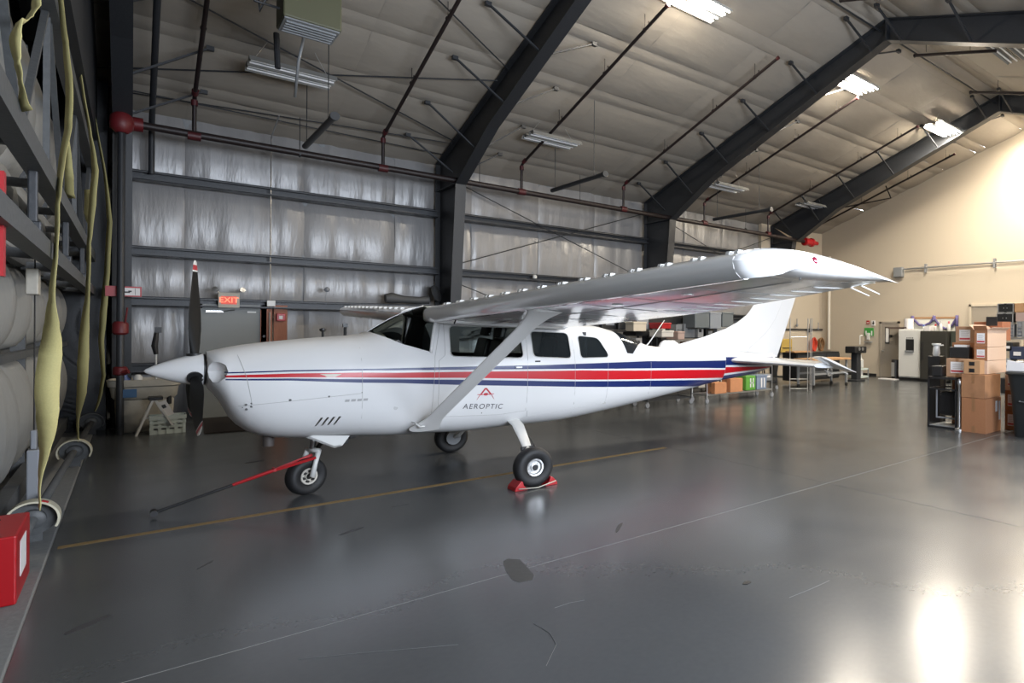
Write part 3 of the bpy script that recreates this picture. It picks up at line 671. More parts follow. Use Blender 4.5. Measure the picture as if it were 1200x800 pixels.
for sy in (-1, 1):
    W = surf(sy, [.46, .56, 1.5, 2, 2.6, 3, 4, 4.6, TIP], 0, .70, 'wing', PL)
    surf(sy, [.62, 1.3, 2, 2.55, 2.985], .708, 1, 'flap', W)
    surf(sy, [2.995, 3.5, 4, 4.6, TIP-.02], .708, 1, 'aileron', W)
    # rounded drooping wing tip
    rings = []
    for i in range(9):
        t = i/8; k = math.sqrt(max(0, 1-t**2.2)); l = TIP+.20*t
        xs_ = [.5*(1-math.cos(PI*j/14)) for j in range(15)]
        a0 = .16*t**2.0
        rr = []
        cen = []
        for x in list(reversed(xs_)): rr.append(wing_pt(TIP, sy, x, True))
        for x in xs_[1:-1]: rr.append(wing_pt(TIP, sy, x, False))
        out = []
        for p in rr:
            x = (p.x-wsec(TIP, sy)[0])/wsec(TIP, sy)[1]; zc = (wing_pt(TIP, sy, x, True).z+wing_pt(TIP, sy, x, False).z)/2-.02*t
            xx = a0+(1-a0)*x
            out.append(Vector((wsec(TIP, sy)[0]+wsec(TIP, sy)[1]*xx, sy*l, zc+(p.z-zc)*max(k, .03))))
        rings.append(out)
    MB().loft(rings).build('wing_tip', WHITEP, W, smooth=35)
    if sy < 0:
        nv = MB().lathe([(.0, -.03), (.022, -.022), (.032, 0), (.022, .022), (0, .03)], (0, 0, 0), (1, 0, 0), 14, cap=False)
        p = Vector((2.83, -5.37, 2.245)); nv.v = [v+p for v in nv.v]
        nl = nv.build('navigation_light', mat('red_lamp_lens', (.22, .005, .03), .12, coat=1), W, smooth=True)
        MB().box((2.92, -5.36, 2.24), (.07, .07, .03)).build('light_bracket', WHITEP, W, bevel=.01)
        MB().tube([(2.93, -5.2, 2.21), (2.80, -5.28, 2.13)], .008, 6).build('tie_down_ring', CHROME, W)
        for x, l in ((3.10, 5.05), (3.60, 4.95)):
            p = wing_pt(l, -1, .995, False)
            MB().tube([p, p+Vector((.30, .02, -.055))], [.007, .004], 6).build('static_wick', WHITEM, W)
    # vortex generators just aft of the leading edge
    ls = [.80+.33*i for i in range(14)]
    vg0 = None
    for i, l in enumerate(ls):
        for dl in (0, .075):
            p = wing_pt(l+dl, sy, .055, True)
            if vg0 is None:
                vg0 = MB().prism([(-.025, -.008), (.025, -.008), (.025, .013), (-.015, .013)], -.016, .016, 'y').build('vortex_generator', WHITEM, W); vg0.location = p
            else:
                c = vg0.copy(); COL.objects.link(c); c.location = p; c.parent = W
    # skin seams and stiffeners under the wing
    for l in (1.2, 1.85, 2.45, 3.1, 3.75, 4.5):
        MB().tube([wing_pt(l, sy, x, False)+Vector((0, 0, -.001)) for x in (.06, .15, .3, .45, .6, .69)], .003, 4, cap=False).build('skin_seam', SEAMW, W)
    for x in (.16, .42): MB().tube([wing_pt(l, sy, x, False)+Vector((0, 0, -.001)) for l in (.6, 1.5, 2, 3, 4, 5.1)], .003, 4, cap=False).build('skin_seam', SEAMW, W)
    for k in range(9):
        l = 3.15+.22*k; MB().tube([wing_pt(l, sy, x, False)+Vector((0, 0, -.002)) for x in (.73, .8, .9, .975)], [.003, .006, .006, .002], 6).build('aileron_bead', WINGM, W, smooth=True)
    for l in (1.3, 2.3, 3.3, 4.2): MB().lathe([(.05, 0), (.05, .004)], wing_pt(l, sy, .33, False)+Vector((0, 0, -.004)), (0, 0, 1), 16).build('inspection_cover', WINGM, W)
    # strut with cuffs
    a = Vector((1.93, sy*.53, .685)); b = wing_pt(2.42, sy, .20, False)+Vector((0, 0, -.01))
    d = (b-a).normalized(); x = Vector((1, 0, 0)); x = (x-d*x.dot(d)).normalized(); y = d.cross(x)
    rings = []
    for t, c, h in ((-.03, .34, .10), (.03, .25, .065), (.07, .20, .05), (.12, .185, .046), (.86, .185, .046), (.91, .21, .05), (.96, .27, .07), (1.01, .40, .11)):
        P = a+(b-a)*t
        rings.append([P+x*(c*(xx-.45))+y*(h*yy*3.2) for xx, yy in [(q[0], (q[1]-.02*(1-q[0])*q[0]*2)*2) for q in AF]])
    MB().loft(rings).build('wing_strut', mat('light_grey_wing_strut', (.80, .79, .77), .4), W, smooth=35)
    # root fairing between wing and cabin roof
    q = [(1.96, 1.86), (2.2, 1.84), (3.6, 1.78), (3.7, 1.82), (3.6, 1.92), (2.2, 2.05), (1.95, 2.0)]
    MB().prism(q, sy*.30, sy*.575, 'y').build('wing_root_fairing', WINGM, W, bevel=.03, smooth=35)
# centre section over the cabin
# tail fin
def fin_row(t):
    LE = [(5.80, 1.50), (5.98, 1.56), (6.50, 1.672), (7.01, 1.816), (7.29, 1.93), (7.525, 2.066), (7.62, 2.16), (7.723, 2.275), (7.80, 2.302)]
    LP = lin([(i/(len(LE)-1), p[0]) for i, p in enumerate(LE)], t), lin([(i/(len(LE)-1), p[1]) for i, p in enumerate(LE)], t)
    TE = (8.345+.555*t, 1.28+1.209*t)
    return Vector((LP[0], 0, LP[1])), Vector((TE[0], 0, TE[1]))
def fin_part(u0, u1, name, m, t0=0, t1=1):
    rings = []; N = 17
    for i in range(N):
        t = t0+(t1-t0)*i/(N-1); a, b = fin_row(t); th = .055*(1-.35*t)
        us = [u0+(u1-u0)*j/8 for j in range(9)]
        prof = lambda u: 2.6*math.sqrt(max(u, 0))*(1-u)*th*1.0/(2.6*math.sqrt(.33)*.67)
        L = [a+(b-a)*u+Vector((0, -max(prof(u), .004), 0)) for u in us]; R_ = [a+(b-a)*u+Vector((0, max(prof(u), .004), 0)) for u in reversed(us)]
        rings.append(L+R_)
    return MB().loft(rings).build(name, m, PL, smooth=40)
fin_part(0, .657, 'tail_fin', WHITEP); fin_part(.6595, 1, 'rudder', WHITEP)
# tail cone closing behind the fuselage
MB().loft([[(8.14, c*.08, 1.215+q*.125) for c, q in [(math.cos(2*PI*k/20), math.sin(2*PI*k/20)) for k in range(20)]], [(8.26, c*.04, 1.26+q*.06) for c, q in [(math.cos(2*PI*k/20), math.sin(2*PI*k/20)) for k in range(20)]]]).build('tail_cone', WHITEP, PL, smooth=40)
# tailplane and elevators
for sy in (-1, 1):
    def hp(y, x0, x1, up, droop=0):
        t = (y-.1)/1.88; le = 6.93+.36*t; ch = 1.26-.36*t
        return le, ch
    def hring(y, u0, u1, dz=0):
        le, ch = hp(y, 0, 1, 1); z = 1.265-.035*(y-.1)/1.88; us = [u0+(u1-u0)*.5*(1-math.cos(PI*j/8)) for j in range(9)]
        T = lambda u: .055*2.6*math.sqrt(max(u, 0))*(1-u)*ch/1.2+.003
        D = lambda u: dz*max(0, u-.6)
        return [(le+ch*u, sy*y, z+T(u)+D(u)) for u in us]+[(le+ch*u, sy*y, z-T(u)+D(u)) for u in reversed(us)]
    MB().loft([hring(y, 0, .59) for y in (.02, .5, 1.0, 1.5, 1.80)]).build('tailplane', WHITEP, PL, smooth=35)
    MB().loft([hring(y, .60, 1, -.26) for y in (.12, .6, 1.2, 1.80)]).build('elevator', WHITEP, PL, smooth=35)
    # horn balance raised at the tip
    rings = []
    for i, y in enumerate((1.81, 1.9, 1.96, 2.0)):
        k = (1, .95, .8, .35)[i]
        pr_ = [(7.16, 1.375), (7.34, 1.385), (7.62, 1.30), (7.9, 1.20), (8.13, 1.115), (8.11, 1.105), (7.85, 1.165), (7.55, 1.245), (7.3, 1.33)]
        zc = 1.25; rings.append([(7.65+(px-7.65)*(.97 if i > 1 else 1), sy*y, pz*k+(1-k)*(1.385-.29*(px-7.16)/.97)) for px, pz in pr_])
    MB().loft(rings).build('elevator_horn', WHITEP, PL, smooth=35)
for dx in (0, .18):
    MB().tube([(8.05-dx, -1.7+dx, 1.13), (8.27-dx, -1.72+dx, 1.05)], .005, 5).build('static_wick', WHITEM, PL)

# landing gear
def wheel(c, R_, wd, hub_r, name='main_wheel', spokes=False, hubm=None, rz=0, side=-1):
    T = [(hub_r*.98, -wd*.28), (hub_r*1.10, -wd*.40), (R_*.72, -wd*.48), (R_*.86, -wd*.46), (R_*.95, -wd*.34), (R_*.99, -wd*.17), (R_, 0), (R_*.99, wd*.17), (R_*.95, wd*.34), (R_*.86, wd*.46), (R_*.72, wd*.48), (hub_r*1.10, wd*.40), (hub_r*.98, wd*.28), (hub_r*.98, -wd*.28)]
    rt = MB().lathe(T, (0, 0, 0), (0, 1, 0), 44, cap=False).build(name, RUBBER, PL, smooth=50); rt.location = c; rt.rotation_euler = (0, 0, rz)
    for sd in (-1, 1):
        MB().lathe([(hub_r, sd*wd*.30), (hub_r*.97, sd*wd*.37), (hub_r*.80, sd*wd*.35), (hub_r*.70, sd*wd*.20), (hub_r*.42, sd*wd*.18), (hub_r*.40, sd*wd*.32), (hub_r*.2, sd*wd*.34), (hub_r*.02, sd*wd*.34)], (0, 0, 0), (0, 1, 0), 32, cap=False).build('rim', hubm or ALU, rt, smooth=40)
        MB().lathe([(hub_r*.34, sd*wd*.35), (hub_r*.30, sd*wd*.39), (.001, sd*wd*.39)], (0, 0, 0), (0, 1, 0), 16).build('hub_cap', BLACKP, rt, smooth=40)
    for k in range(6):
        a = 2*PI*k/6+.3; r = hub_r*.62 if spokes else hub_r*.86
        MB().lathe([(hub_r*(.15 if spokes else .05), side*wd*(.37 if spokes else .385)), (hub_r*(.15 if spokes else .05), side*wd*.15)], (r*math.cos(a), 0, r*math.sin(a)), (0, 1, 0), 8).build('rim_hole' if spokes else 'wheel_bolt', BLACKP if spokes else CHROME, rt)
    return rt
for sy in (-1, 1):
    wheel(Vector((2.83, sy*1.31, .224)), .224, .17, .10, side=-1 if sy < 0 else 1)
    P = [Vector((2.99, sy*.34, .66)), Vector((2.975, sy*.58, .60)), Vector((2.94, sy*.80, .49)), Vector((2.91, sy*1.0, .375))]
    rings = [[p+Vector((c*.085*(1-.38*i/3), 0, q*.020)) for c, q in [(math.cos(2*PI*k/14), math.sin(2*PI*k/14)) for k in range(14)]] for i, p in enumerate(P)]
    G = MB().loft(rings).build('main_gear_leg', WHITEM, PL, smooth=40)
    MB().tube([Vector((2.905, sy*.99, .38)), Vector((2.87, sy*1.13, .27)), Vector((2.84, sy*1.24, .224))], [.034, .032, .03], 10).build('axle_spring', WHITEM, G, smooth=True)
    MB().box(Vector((2.92, sy*1.0, .38)), (.19, .03, .05)).build('leg_clamp', BLACKP, G, bevel=.008)
    MB().tube([Vector((2.97, sy*.9, .5)), Vector((2.98, sy*1.1, .36)), Vector((2.88, sy*1.22, .22))], .007, 6).build('brake_hose', BLACKP, G, smooth=True)
    MB().lathe([(.10, -.012), (.10, .012)], Vector((2.83, sy*1.215, .224)), (0, 1, 0), 24).build('brake_disc', GREYM, G, smooth=40)
wheel(Vector((.90, 0, .200)), .198, .15, .088, 'nose_wheel', spokes=True, hubm=mat('cream_wheel_rim', (.50, .47, .42), .5), rz=.42)
NR = MB().tube([(0.07, -.09, .26), (.03, -.098, .13), (0, -.098, 0)], [.026, .022, .028], 8).tube([(0.07, .09, .26), (.03, .098, .13), (0, .098, 0)], [.026, .022, .028], 8).tube([(.07, -.10, .265), (.07, .10, .265)], .026, 8).build('nose_fork', WHITEM, PL, smooth=True)
NR.location = (.90, 0, .2); NR.rotation_euler = (0, 0, .42)
MB().tube([(.06, 0, .28), (.09, 0, .52)], .027, 12).build('shock_strut', CHROME, NR, smooth=True)
MB().bar((.09, 0, .25), (.19, 0, .36), .05, .02).bar((.19, 0, .36), (.12, 0, .47), .05, .02).build('torque_link', BLACKP, NR)
# open cowl flap
MB().prism([(.85, .655), (.91, .67), (1.24, .63), (1.17, .53), (1.10, .515)], -.30, -.285, 'y').build('cowl_flap_cheek', WHITEM, PL)
MB().prism([(.85, .655), (1.10, .515), (1.17, .53), (1.15, .545), (1.1, .535), (.88, .665)], -.30, .12, 'y').build('cowl_flap', mat('grey_cowl_flap', (.30, .29, .28), .5), PL)
for x, y, z in ((1.2, -.2, .57), (1.24, -.1, .6), (1.17, -.05, .59), (1.27, -.18, .62)):
    MB().box((x, y, z), (.06, .1, .07), .3).build('gear_linkage', BLACKP, PL, bevel=.01)
MB().tube([(.57, -.05, .70), (.57, -.05, .57)], .048, 14).build('exhaust_pipe', mat('sooty_exhaust', (.06, .05, .045), .6), PL, smooth=40)
# antennas, dorsal beacon fairing, handles
MB().tube([(1.05, .05, 1.64), (1.05, .05, 1.76)], .012, 8).lathe([(.02, 0), (.032, .015), (.03, .03), (.01, .04)], (1.05, .05, 1.745), n=14).build('cowl_plug_handle', BLACKP, PL, smooth=40)
MB().tube([(1.26, .05, 1.66), (1.26, .05, 1.80)], .016, 8).box((1.26, .05, 1.815), (.045, .03, .04)).build('cowl_plug_handle', BLACKP, PL, smooth=40)
MB().tube([(5.30, 0, 1.53), (5.36, 0, 1.58), (5.66, 0, 1.94)], [.016, .010, .006], 8).build('whip_antenna', WHITEM, PL, smooth=True)
MB().prism([(5.52, 1.47), (5.60, 1.59), (5.66, 1.62), (5.85, 1.615), (5.93, 1.57), (5.98, 1.45)], -.04, .04, 'y').build('dorsal_fairing', WHITEP, PL, bevel=.025, smooth=40)
MB().box((2.99, -half_w(2.99, 1.31)-.006, 1.312), (.085, .02, .022)).build('door_handle', CHROME, PL, bevel=.005)
MB().box((3.24, -half_w(3.24, 1.375)-.003, 1.378), (.07, .006, .018)).build('data_plate', BLACKP, PL)
MB().tube([wing_pt(.9, -1, .1, False)+Vector((0, 0, -.0)), wing_pt(.9, -1, .1, False)+Vector((-.02, 0, -.05))], .008, 6).build('fuel_vent', BLACKP, PL)
MB().tube([(2.55, -2.1, 1.98), (2.52, -2.16, 1.90), (2.46, -2.16, 1.90)], .01, 6).build('pitot_tube', BLACKP, PL)
MB().tube([(1.80, -half_w(1.8, .74)-.0, .745), (1.80, -.62, .74), (1.84, -.64, .70), (1.89, -.62, .70)], .008, 6).build('boarding_step', WHITEM, PL)
# screws and small holes on the cowl and side
dots = [(.355, 1.045, .011), (.395, 1.055, .009), (.36, 1.00, .011), (.395, 1.025, .011), (.69, 1.07, .012), (1.01, 1.085, .010), (.33, 1.02, .005), (1.30, 1.11, .006), (1.62, .92, .022), (2.55, .78, .006)]
for x, z, r in dots:
    MB().lathe([(r, 0), (r, .003)], (x, -half_w(x, z)-.001, z), (0, 1, 0), 10).build('cowl_fastener', mat('dark_fastener', (.05, .05, .05), .5) if r < .02 else SEAL, PL)
# panel seams as thin raised strips that follow the skin
SEAMM = mat('skin_seam', (.42, .42, .41), .5)
def seam(pts, r=.0022):
    out = []
    for (a, b) in zip(pts, pts[1:]):
        for k in range(9): t = k/8; s_ = a[0]+(b[0]-a[0])*t; z_ = a[1]+(b[1]-a[1])*t; out.append((s_, -half_w(s_, z_)-.0005, z_))
    MB().tube(out, r, 4, cap=False).build('panel_seam', SEAMM, PL)
for pts in ([(1.30, 1.70), (1.305, .72)], [(.30, 1.52), (.36, 1.30), (.40, 1.04)], [(.25, 1.03), (.7, 1.06), (1.3, 1.10)], [(2.11, 1.85), (2.02, 1.47), (1.98, .75)], [(2.15, 1.86), (2.13, 1.48), (2.06, 1.42), (2.05, .78), (2.75, .74), (3.10, .76), (3.12, 1.80)], [(3.12, .76), (3.14, .68), (4.3, .78)], [(3.77, 1.78), (3.77, .66)], [(4.3, 1.38), (4.28, .68)], [(5.1, 1.48), (5.1, .74)], [(6.817, 1.42), (6.817, .93)], [(2.11, 1.86), (3.1, 1.84)]): seam(pts)
# emblem and lettering on the door
RDM = mat('red_lettering', (.45, .015, .03), .4); BKM = mat('grey_lettering', (.06, .06, .07), .4)
def on_skin(polys, name, m):
    mb = MB()
    for P in polys:
        mb.add([(p[0], -half_w(p[0], p[1])-.003, p[1]) for p in P], [tuple(range(len(P)))])
    return mb.build(name, m, PL)
ex, ez = 2.585, 1.005
on_skin([[(ex-.012, ez+.075), (ex+.012, ez+.075), (ex-.052, ez-.005), (ex-.078, ez-.01)], [(ex-.012, ez+.075), (ex+.012, ez+.075), (ex+.078, ez-.012), (ex+.052, ez-.005)],
         [(ex-.03, ez), (ex-.022, ez+.012), (ex, ez+.017), (ex+.022, ez+.012), (ex+.03, ez), (ex+.022, ez-.012), (ex, ez-.017), (ex-.022, ez-.012)],
         [(ex-.10, ez+.006), (ex-.10, ez-.001), (ex-.03, ez-.008), (ex-.03, ez+.002)], [(ex+.10, ez+.004), (ex+.10, ez-.003), (ex+.03, ez-.010), (ex+.03, ez)],
         [(ex-.078, ez-.012), (ex-.066, ez-.009), (ex-.105, ez-.062), (ex-.108, ez-.062)], [(ex+.078, ez-.016), (ex+.066, ez-.012), (ex+.100, ez-.068), (ex+.103, ez-.068)]], 'door_emblem', RDM)
def letters(txt, x, z, size, name, m, shear=.15, space=1.0, slope=-.08, parent=None):
    c = bpy.data.curves.new('t', 'FONT'); c.body = txt; c.size = size; c.shear = shear; c.space_character = space; c.offset = 0
    o = bpy.data.objects.new('t', c); COL.objects.link(o); dg = bpy.context.evaluated_depsgraph_get()
    me = bpy.data.meshes.new_from_object(o.evaluated_get(dg)); bpy.data.objects.remove(o)
    for v in me.vertices:
        X = x+v.co.x; Z = z+v.co.y+slope*v.co.x; v.co = (X, -half_w(X, Z)-.0035, Z)
    me.materials.clear(); me.materials.append(m); ob = bpy.data.objects.new(name, me); COL.objects.link(ob); ob.parent = PL; return ob
letters('AEROPTIC', 2.322, .850, .088, 'company_lettering', BKM, .18, 1.20)
on_skin([[(1.145+.055*i, 1.02), (1.185+.055*i, 1.02), (1.19+.055*i, 1.045), (1.15+.055*i, 1.045)] for i in range(4)], 'faded_marking', mat('pale_grey_lettering', (.35, .35, .35), .5))
on_skin([[(.93, 1.318), (1.12, 1.312), (1.10, 1.30), (1.06, 1.283), (.99, 1.286), (.97, 1.302)]], 'cowl_emblem', mat('cream_emblem', (.55, .50, .42), .4))
# ================================================================== hangar door at the left
HD = struct(MB().b2((-1.12, EY, 0), (-1.06, 15.15, 5.2)).build('door_1', GREYM, origin=(-1.1, 0, 0)), 'tall folding hangar door with bare steel truss framing and bulging white insulation')
HD['category'] = 'door'
O1 = Vector((-1.1, 0, 0))
def L1(mb): mb.v = [v-O1 for v in mb.v]; return mb
ys_ = [.3, 2.7, 5.3, 7.9, 10.4, 12.7, 15.0]
DST = mat('grey_door_steel', (.075, .078, .080), .5, 0, .15, 25, var=.25)
for y in ys_:
    for za, zb_ in ((.12, 2.45), (2.9, 4.9)):
        L1(MB().b2((-.95, y-.04, za), (-.84, y+.04, zb_))).build('door_stud', DST, HD)
# white insulation bulging between the studs, in vertical pillows
def bag(y0, y1, z0, z1, seed):
    def fn(u, v):
        y = y0+(y1-y0)*u; z = z0+(z1-z0)*v
        b = .24*math.sin(PI*min(max(u, 0), 1))**.55*math.sin(PI*v)**.35
        b += .025*noise.noise((y*4, z*.9, seed))+.012*noise.noise((y*12, z*1.5, seed))
        return (.12+b, y, z)
    g = MB().grid(fn, 14, 22); return g.build('insulation_bag', BAG, HD, smooth=True, fixn=False)
for y0, y1 in zip(ys_, ys_[1:]):
    m = (y0+y1)/2
    for a, b in ((y0+.03, m-.01), (m+.01, y1-.03)):
        for z0, z1 in ((.30, 1.46), (1.54, 2.44), (2.5, 3.3), (3.3, 4.85)): bag(a, b, z0, z1, a+z0)
# chords
for X, z, ww, hh in ((-.80, 1.5, .06, .07), (-.80, 2.44, .07, .10), (-.80, .2, .10, .16), (-.50, 2.38, .10, .13), (-.50, 2.96, .10, .15), (-.80, 2.96, .08, .10), (-.50, 4.45, .10, .14)):
    L1(MB().bar((X, EY, z), (X, 15.15, z), ww, hh)).build('door_chord', DST, HD)
# webs of the trusses
for i, y in enumerate([.75+1.75*k for k in range(9)]):
    if y > 15: break
    L1(MB().bar((-.5, y, 2.38), (-.8, y, 2.40), .06, .08)).build('door_cross_tie', DST, HD)
    L1(MB().bar((-.5, y, 2.97), (-.8, y, 2.97), .06, .07)).build('door_cross_tie', DST, HD)
    z0, z1 = (3.0, 4.5) if i % 2 else (4.5, 3.0)
    if y+1.75 < 15.2: L1(MB().bar((-.52, y, z0), (-.52, y+1.75, z1), .035, .04, (1, 0, 0))).build('door_diagonal', DST, HD)
    if i % 2 == 0: L1(MB().bar((-.52, y, 3.0), (-.52, y, 4.6), .035, .04, (1, 0, 0))).build('door_upright', DST, HD)
# hinge brackets and latch boxes
for y in (6.6, 9.6, 12.6):
    L1(MB().b2((-.54, y-.05, 2.45), (-.46, y+.05, 2.53)).b2((-.53, y-.02, 2.44), (-.48, y+.02, 2.90))).build('hinge_bracket', STEEL, HD, bevel=.01)
L1(MB().b2((-.70, 8.6, 2.08), (-.62, 8.8, 2.32))).build('latch_box', BEIGE, HD, bevel=.01)
L1(MB().b2((-.70, 8.75, 0.1), (-.62, 8.95, .62)).b2((-.68, 8.80, .62), (-.64, 8.90, .80))).build('lock_rod_cover', GREYP, HD, bevel=.01)
L1(MB().tube([(-.66, 8.85, .7), (-.66, 8.85, 2.5)], .006, 6)).build('lock_cable', BLACKP, HD)
# lift straps
def strap(path, label, X=-.43, Y=None):
    """path: (photo pixel x, y on the strap plane, twist from face-on, width)"""
    P = [at(x, y, 'y', Y) if Y else at(x, y, 'x', X) for x, y, a, w_ in path]; n = len(path); rows = []
    ev = lambda a, w_: Vector((math.cos(a)*w_/2, -math.sin(a)*w_/2, 0))
    for i in range(n-1):
        for k in range(5):
            t = k/5; a = path[i][2]+(path[i+1][2]-path[i][2])*t; w_ = path[i][3]+(path[i+1][3]-path[i][3])*t; d = ev(a, w_)
            p = P[i].lerp(P[i+1], t)+Vector((.006*math.sin(i*2.1+t*3), 0, 0)); rows.append([p-d, p+d])
    d = ev(path[-1][2], path[-1][3]); rows.append([P[-1]-d, P[-1]+d])
    return tag(MB().loft(rows, closed=False, cap=False).build('lift_strap', YEL, smooth=True, solid=.004), label, 'strap', 'lift straps of the hangar door')
W_ = .125
strap([(62, -40, 1.35, W_), (70, 0, 1.3, W_), (78, 50, 1.25, W_), (81, 100, 1.15, W_), (79, 150, 1.15, W_), (73, 195, 1.2, W_), (67, 240, 1.33, W_), (64, 300, 1.33, W_), (62, 350, 1.25, W_), (60, 385, .8, W_), (58, 415, .3, W_), (57, 450, .15, W_), (55, 490, .5, W_), (51, 530, 1.15, W_), (48, 565, 1.42, W_), (46, 596, 1.45, W_)], 'widest yellow strap hanging nearest the viewer down the left door')
strap([(80, -20, 1.45, W_), (88, 40, 1.42, W_), (97, 100, 1.4, W_), (106, 160, 1.35, W_), (111, 200, 1.05, W_), (109, 240, 1.0, W_), (104, 285, 1.25, W_), (102, 345, 1.25, W_), (100, 385, .85, W_), (97, 425, .6, W_), (95, 460, .8, W_), (92, 490, 1.35, W_), (91, 517, 1.42, W_)], 'middle yellow strap hanging against the left door', Y=11.35)
strap([(84, -20, 1.4, W_), (98, 60, 1.4, W_), (112, 140, 1.4, W_), (123, 205, 1.3, W_), (128, 260, 1.05, W_), (126, 320, 1.0, W_), (121, 365, .85, W_), (118, 400, 1.0, W_), (122, 440, 1.2, W_), (117, 465, 1.25, W_), (111, 482, 1.4, W_)], 'farthest yellow strap curling down beside the black corner column', Y=14.6)
strap([(42, -20, 1.2, W_), (41, 8, 1.2, W_), (36, 22, 1.25, W_), (27, 27, 1.3, W_), (21, 24, 1.3, W_), (20, 45, 1.15, W_), (20, 75, 1.35, W_), (23, 100, 1.4, W_), (31, 130, 1.1, W_)], 'short yellow strap end dangling high in the upper left corner')
strap([(78, 160, 1.0, .05), (80, 205, .5, .07), (83, 232, .4, .075)], 'bright yellow strap tail behind the widest strap', -.46)
strap([(102, 222, .9, .08), (103, 250, .5, .09), (105, 262, 1.0, .06)], 'bright yellow strap tail behind the middle strap', Y=11.5)
# strap drums on the long shaft at the foot of the door
SH = tag(MB().tube([(-.58, 6.9, .21), (-.465, 15.0, .21)], .032, 12).build('drum_shaft', DST, smooth=True), 'long steel shaft running along the foot of the left door', 'shaft')
for k, (y, lab) in enumerate(((7.6, 'nearest strap drum with a white rim at the foot of the left door'), (11.35, 'second strap drum along the foot of the left door'), (14.6, 'farthest strap drum near the back corner'))):
    dr = thing('strap_drum', lab, 'drum', ((-.57, -.51, -.47)[k], y, .21), group='strap drums on the door shaft')
    DR = mat('chipped_cream_drum_rim', (.60, .56, .42), .5, 0, .1, 10, var=.3)
    arc = [-.5+(PI+1.0)*q/26 for q in range(27)]
    MB().loft([[(r*math.cos(t), yy, r*math.sin(t)) for r, yy in ((.14, -.07), (.155, -.07), (.155, .07), (.14, .07))] for t in arc]).build('drum_guard', DR if k < 2 else DST, dr, smooth=40)
    MB().lathe([(.04, .03), (.135, .035), (.135, .045), (.04, .045)], (0, 0, 0), (0, 1, 0), 32, cap=False).build('drum_flange', DST, dr, smooth=40)
    MB().lathe([(.06, -.04), (.075, -.03), (.075, .03), (.06, .04)], (0, 0, 0), (0, 1, 0), 24).build('wound_strap', DST, dr, smooth=40)
    MB().b2((-.05, .06, -.21), (.05, .09, .05)).build('bearing_plate', DST, dr)
    if k == 0: MB().box((.07, -.05, .143), (.04, .03, .012), 0, Matrix.Rotation(.45, 3, 'Y')).build('red_tag', REDP, dr)
# red cabinet at the far left
r = thing('red_box', 'red steel box with a paper label standing at the lower left edge', 'box', (-.75, 6.0, .012))
MB().b2((-.25, .0, 0), (.232, .72, .44)).build('box_body', mat('bright_red_enamel', (.36, .004, .008), .35), r, bevel=.01)
MB().b2((.232, .18, .13), (.235, .48, .36)).build('paper_label', PAPER, r)
MB().lathe([(.014, 0), (.014, .005)], (.1, .55, .44), n=10).build('screw', BLACKP, r); MB().lathe([(.014, 0), (.014, .005)], (.05, .12, .44), n=10).build('screw', BLACKP, r)
tag(MB().b2((-.52, 4.98, 2.05), (-.48, 5.06, 2.6)).build('red_post', REDP), 'thin red post at the left edge of the frame in front of the door truss', 'post')

# ================================================================== back wall fittings
dr = struct(MB().b2((.97, WY-.22, .0), (1.88, WY-.17, 2.15)).build('door_2', mat('grey_green_painted_door', (.20, .21, .205), .5), bevel=.004), 'grey metal exit door on the back wall behind the propeller')
E0 = Vector(dr.location)
MB().b2((.88-E0.x, WY-.25-E0.y, 0), (.97-E0.x, WY-.08-E0.y, 2.24)).b2((1.88-E0.x, WY-.25-E0.y, 0), (1.97-E0.x, WY-.08-E0.y, 2.24)).b2((.88-E0.x, WY-.25-E0.y, 2.15), (1.97-E0.x, WY-.08-E0.y, 2.24)).build('door_frame', mat('grey_green_painted_door', ()), dr)
MB().b2((1.02-E0.x, -.03-.06, 2.08), (1.28-E0.x, -.03, 2.11)).tube([(1.25-E0.x, -.08, 2.1), (1.45-E0.x, -.14, 2.13)], .01, 6).build('door_closer', CHROME, dr)
MB().b2((1.66-E0.x, -.05, 2.08), (1.80-E0.x, -.03, 2.11)).build('white_sensor', WHITEM, dr)
MB().b2((1.78-E0.x, -.09, 1.0), (1.84-E0.x, -.03, 1.06)).tube([(1.81-E0.x, -.09, 1.03), (1.70-E0.x, -.09, 1.03)], .01, 6).build('door_handle', CHROME, dr)
# exit sign
ex = thing('exit_sign', 'beige exit sign with glowing red letters and two emergency lamp heads above the grey door', 'sign', (1.36, WY-.32, 2.17))
MB().b2((-.165, -.04, 0), (.165, .04, .30)).build('sign_box', BEIGE, ex, bevel=.008)
MB().b2((-.12, -.045, .07), (.12, -.041, .23)).build('sign_face', mat('dim_red_glow_panel', (.60, .08, .05), .5, emit=.5), ex)
def flat_text(txt, size, M, m, name, parent, ext=.003, shear=0, space=1):
    c = bpy.data.curves.new('t', 'FONT'); c.body = txt; c.size = size; c.align_x = 'CENTER'; c.align_y = 'CENTER'; c.extrude = ext; c.shear = shear; c.space_character = space
    o = bpy.data.objects.new('t', c); COL.objects.link(o); dg = bpy.context.evaluated_depsgraph_get()
    me = bpy.data.meshes.new_from_object(o.evaluated_get(dg)); bpy.data.objects.remove(o); me.transform(M)
    me.materials.clear(); me.materials.append(m); ob = bpy.data.objects.new(name, me); COL.objects.link(ob); ob.parent = parent; return ob
flat_text('EXIT', .15, Matrix.Translation((0, -.047, .15)) @ Matrix.Rotation(PI/2, 4, 'X'), mat('red_exit_letters', (1.0, .26, .13), .5, emit=1.1), 'exit_lettering', ex)
for sx in (-1, 1):
    a = MB().lathe([(.02, -.05), (.045, -.02), (.05, .03), (.0, .035)], (sx*.20, -.03, .36), (-sx*.1+.4*sx, -.8, .1), 16).build('lamp_head', CHROME, ex, smooth=40)
    MB().tube([(sx*.14, 0, .28), (sx*.19, -.01, .35)], .01, 6).build('lamp_bracket', BEIGE, ex)
